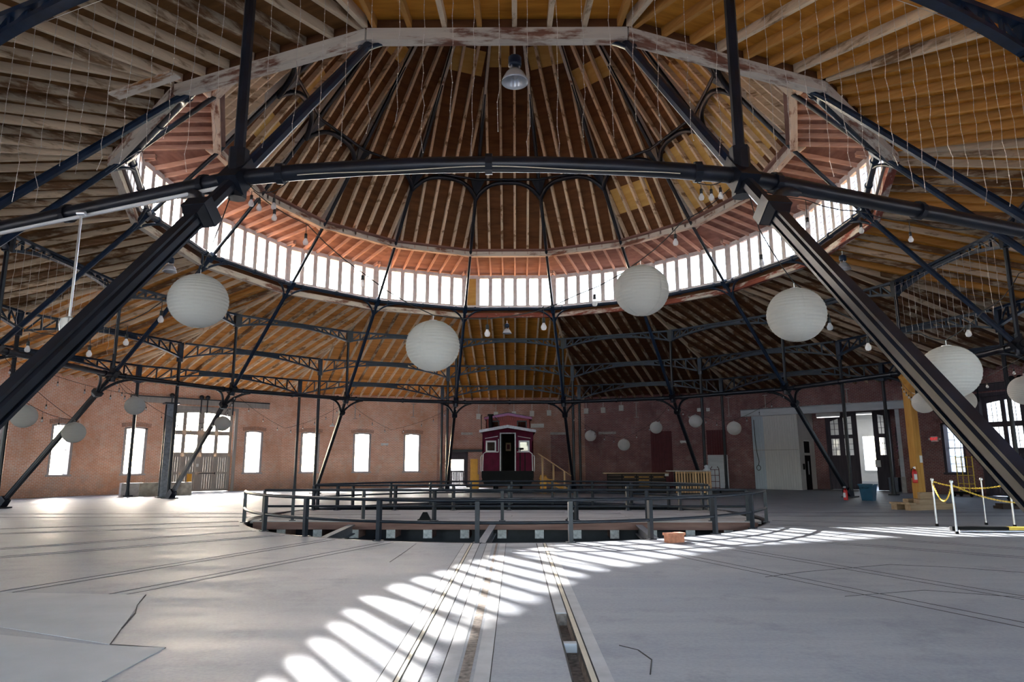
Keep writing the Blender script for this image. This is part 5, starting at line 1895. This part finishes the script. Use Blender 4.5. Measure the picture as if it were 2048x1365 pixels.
string_light('short string of clear bulbs hung along the pipe beside the near strut', swag([(2.98, -14.72, 4.75), (3.75, -14.4, 4.70), (4.6, -14.05, 4.68), (5.5, -13.65, 4.70), (6.6, -13.2, 4.74)]),
             [((3.20, -14.68, 4.50), 0.18), ((3.75, -14.45, 4.45), 0.22), ((4.55, -14.12, 4.50), 0.15), ((5.35, -13.78, 4.50), 0.15)])
string_light('string of clear bulbs from the near strut over the large lantern, window side', swag([(-2.98, -14.65, 4.74), (-3.09, -15.03, 3.32 + LT), (-3.61, -14.78, 3.38), (-4.25, -14.4, 3.22), (-4.9, -14.2, 3.12), (-5.6, -14.1, 3.2), (-6.8, -13.4, 3.9), (-8.2, -12.5, 4.76)]),
             [((-3.61, -14.78, 3.27), 0.10), ((-4.25, -14.3, 3.10), 0.10), ((-4.72, -14.22, 2.98), 0.12), ((-5.47, -14.2, 3.04), 0.10)])
string_light('cluster of clear bulbs tied at the near strut joint, window side', swag([(-2.78, -14.72, 4.80), (-2.60, -14.85, 4.62), (-2.44, -14.8, 4.66), (-2.32, -14.7, 4.82)]),
             [((-2.68, -14.83, 4.60), 0.05), ((-2.58, -14.85, 4.54), 0.06), ((-2.43, -14.81, 4.57), 0.06), ((-2.42, -14.80, 4.44), 0.10)])
string_light('cluster of clear bulbs tied at the near strut joint, dim side', swag([(2.70, -14.74, 4.80), (2.52, -14.88, 4.68), (2.36, -14.85, 4.72)]),
             [((2.50, -14.9, 4.62), 0.05), ((2.62, -14.85, 4.66), 0.03), ((2.40, -14.86, 4.64), 0.05)])


def far_string(label, pts, step=0.7):
    c = [Vector(p) for p in pts]
    path = swag(pts)
    bulbs = []
    acc = 0
    for p, q in zip(path[:-1], path[1:]):
        acc += (q - p).length
        if acc > step:
            acc = 0
            bulbs.append((tuple(q - Vector((0, 0, 0.14))), 0.13))
    string_light(label, path, bulbs, 0.007)


MJ = lambda k, dz=-0.15: (RM * math.cos(PI / 2 + vert_a(k)) * 0.985, RM * math.sin(PI / 2 + vert_a(k)) * 0.985, HM + dz)
far_string('bulb string with two lanterns before the tall window, window side', [MJ(6), (-12.19, -4.83, 2.81 + LT), (-12.23, -2.73, 2.49 + LT), MJ(5)])
far_string('bulb string carrying the lantern at the slim outer column', [MJ(5), (-11.91, -0.33, 3.45 + LT), MJ(4)])
far_string('bulb string carrying the lantern before the grey stall door', [MJ(4), (-11.5, 2.3, 3.0), (-11.22, 4.72, 3.17 + LT), MJ(3)])
far_string('bulb string swagged before two windows, window side', [MJ(3), (-10.2, 9.0, 3.2), MJ(2)])
far_string('bulb string swagged before the window beside the narrow black door', [MJ(2), (-6.0, 12.6, 3.3), MJ(1)])
far_string('bulb string carrying three small lanterns on the dim brick side', [MJ(-1), (4.29, 14.26, 3.04 + LT), (5.73, 12.26, 2.51 + LT), (7.17, 11.30, 3.31 + LT), MJ(-2)])
far_string('bulb string carrying two small lanterns towards the pale track board', [MJ(-2), (8.63, 9.48, 3.51 + LT), (9.70, 7.32, 3.07 + LT), MJ(-3)])
far_string('bulb string carrying the lantern hidden behind the near strut', [MJ(-4), (11.63, -3.21, 3.24 + LT), (11.44, -5.14, 3.10 + LT), MJ(-6)])
far_string('bulb string carrying the lantern before the dark stall door', [MJ(-6), (10.67, -8.28, 3.04 + LT), MJ(-7)])

# ------------------------------------------------------------------ curtains of wire lights hung from the inner trusses
random.seed(21)
led_me = B().lathe([(0, -0.012), (0.008, 0.0), (0, 0.012)], 4, smooth=False)
for k, s0, s1, step, zlo in ((8, -2.75, 2.75, 0.31, 5.35), (-7, -2.8, 2.8, 0.30, 5.3), (7, -2.8, 2.8, 0.42, 5.4), (-4, -2.7, 2.7, 0.36, 5.7), (4, -2.7, 2.7, 0.36, 5.7)):
    y = RM * CO
    z1 = zu(y) - 0.28
    t = thing('light_curtain', 'curtain of thin wire lights, ' + bay_words(k), 'light curtain', rot((0, y - 0.12, z1), k * A), k * A, 'curtains of wire lights')
    link('top_wire', B().tube([(s0, 0, 0), (s1, 0, 0)], 0.005, 5).mesh('top_wire', M_WIRE), t)
    x = s0
    while x < s1:
        zb = zlo + random.uniform(-0.25, 0.35)
        pts = []
        n = 14
        px = x
        for i in range(n + 1):
            u = i / n
            amp = 0.008 + 0.022 * u * u
            pts.append((x + random.uniform(-amp, amp), random.uniform(-amp, amp), (zb - z1) * u))
        b = B().tube(pts, 0.0035 if k in (8, 7, -7) else 0.005, 4, caps=False)
        so = link('strand', b.mesh('strand', M_WIRE), t)
        lb = B()
        for i in range(1, n + 1):
            for f in (0.0, 0.5):
                p = Vector(pts[i]).lerp(Vector(pts[i - 1]), f)
                o_ = len(lb.v)
                lb.add([(vx + p.x, vy + p.y, vz + p.z) for vx, vy, vz in led_me.v], led_me.f)
        lo = link('wire_leds', lb.mesh('wire_leds', M_LED), so)
        lo['kind'] = 'stuff'
        x += step * random.uniform(0.85, 1.15)


# ------------------------------------------------------------------ industrial lamps
def high_bay(label, loc, rz, cord):
    t = thing('high_bay_lamp', label, 'lamp', loc, rz, 'industrial high bay lamps')
    link('hook', B().tube([(0, 0, 0.52), (0, 0, 0.52 + cord)], 0.012, 6).box(-0.06, 0.06, -0.02, 0.02, 0.50, 0.52).mesh('hook', M_CHROME), t)
    link('ballast_box', B().lathe([(0, 0.30), (0.11, 0.30), (0.115, 0.34), (0.115, 0.47), (0.07, 0.50), (0, 0.50)], 14).mesh('ballast_box', M_IRON_BLUE), t)
    for a in range(3):
        ang = a * 2 * PI / 3
        link('bracket', B().box(-0.012, 0.012, 0.07, 0.09, 0.23, 0.31).mesh('bracket', M_CHROME), t, rz=ang)
    sh = B().lathe([(0.06, 0.24), (0.10, 0.22), (0.16, 0.15), (0.205, 0.06), (0.225, 0.0), (0.232, 0.0), (0.212, 0.065), (0.165, 0.16), (0.10, 0.235), (0.0, 0.245)], 24)
    link('reflector', sh.mesh('reflector', M_SHADE), t)
    link('bulb', B().lathe([(0.03, 0.22), (0.05, 0.15), (0.045, 0.08), (0, 0.05)], 12).mesh('bulb', M_BULB), t)


M_SHADE, nt, b_ = newmat('prismatic_shade')
b_.inputs['Base Color'].default_value = (0.62, 0.62, 0.64, 1)
b_.inputs['Roughness'].default_value = 0.25
b_.inputs['Transmission Weight'].default_value = 0.35
b_.inputs['Metallic'].default_value = 0.2
high_bay('industrial bell lamp hanging from the white ring timber close overhead', (0.31, -11.36, 8.07), 0.3, 0.14)
high_bay('industrial bell lamp below the clerestory over the caboose', (-0.1, 11.36, 8.02), 0.3, 0.14)
high_bay('industrial bell lamp under the peeling ring timber on the dim side', on_face(-4, 0.0, 11.36, 8.0), 0.8, 0.14)
high_bay('industrial bell lamp behind the near strut on the window side', on_face(4, 0.0, 11.36, 8.0), 0.8, 0.14)
t = thing('pole_lamp', 'caged white lamp on a long pole below the near ring pipe', 'lamp', (-5.15, -14.0, 3.25))
link('pole', B().tube([(0, 0, 0.12), (0.0, 0.0, 1.42)], 0.016, 8).mesh('pole', M_CHROME), t)
link('lamp_shade', B().lathe([(0.03, 0.13), (0.09, 0.10), (0.10, 0.0), (0.085, -0.06), (0, -0.065)], 8, smooth=False).mesh('lamp_shade', M_LIGHTBOX), t)
for a in range(6):
    link('cage_bar', B().tube([(0.09, 0, 0.10), (0.108, 0, 0.02), (0.092, 0, -0.07)], 0.006, 5).mesh('cage_bar', M_CHROME), t, rz=a * PI / 3)
link('hanger_clamp', B().tube([(-0.05, 0, 1.46), (0.05, 0, 1.46)], 0.03, 8).mesh('hanger_clamp', M_CHROME), t)
# conduit and cables on the near ring pipes
yM = RM * CO
o = link('conduit_run', B().tube([(-2.8, 0.10, -0.13), (0.0, 0.10, -0.13), (1.6, 0.10, -0.13)], 0.022, 8).mesh('conduit_run', M_WHITE), None, rot((0, yM, HM), 7 * A), 7 * A)
tag(o, 'white conduit under the near ring pipe, running to the pole lamp', 'conduit')
cab = B()
cab.tube([(-2.2 + 4.4 * i / 20, -0.10, HM + 0.10 * (1 - ((i - 10) / 10) ** 2) - 0.03 * math.sin(i * PI / 10) ** 2) for i in range(21)], 0.006, 5)
o = link('loose_cable', cab.mesh('loose_cable', M_CREAM, (0, 0, HM)), None, (0, -(yM - 0.02), HM))
tag(o, 'thin pale cable lying along the arched ring pipe overhead', 'cable')
o = link('weathered_board', B().box(-0.85, 0.85, -0.12, 0.12, -0.02, 0.02).mesh('weathered_board', M_RUSTY), None, (-6.68, -10.40, 8.62), rad(-25))
tag(o, 'peeling rusty white board fixed under the rafters beside the ring timber', 'board')
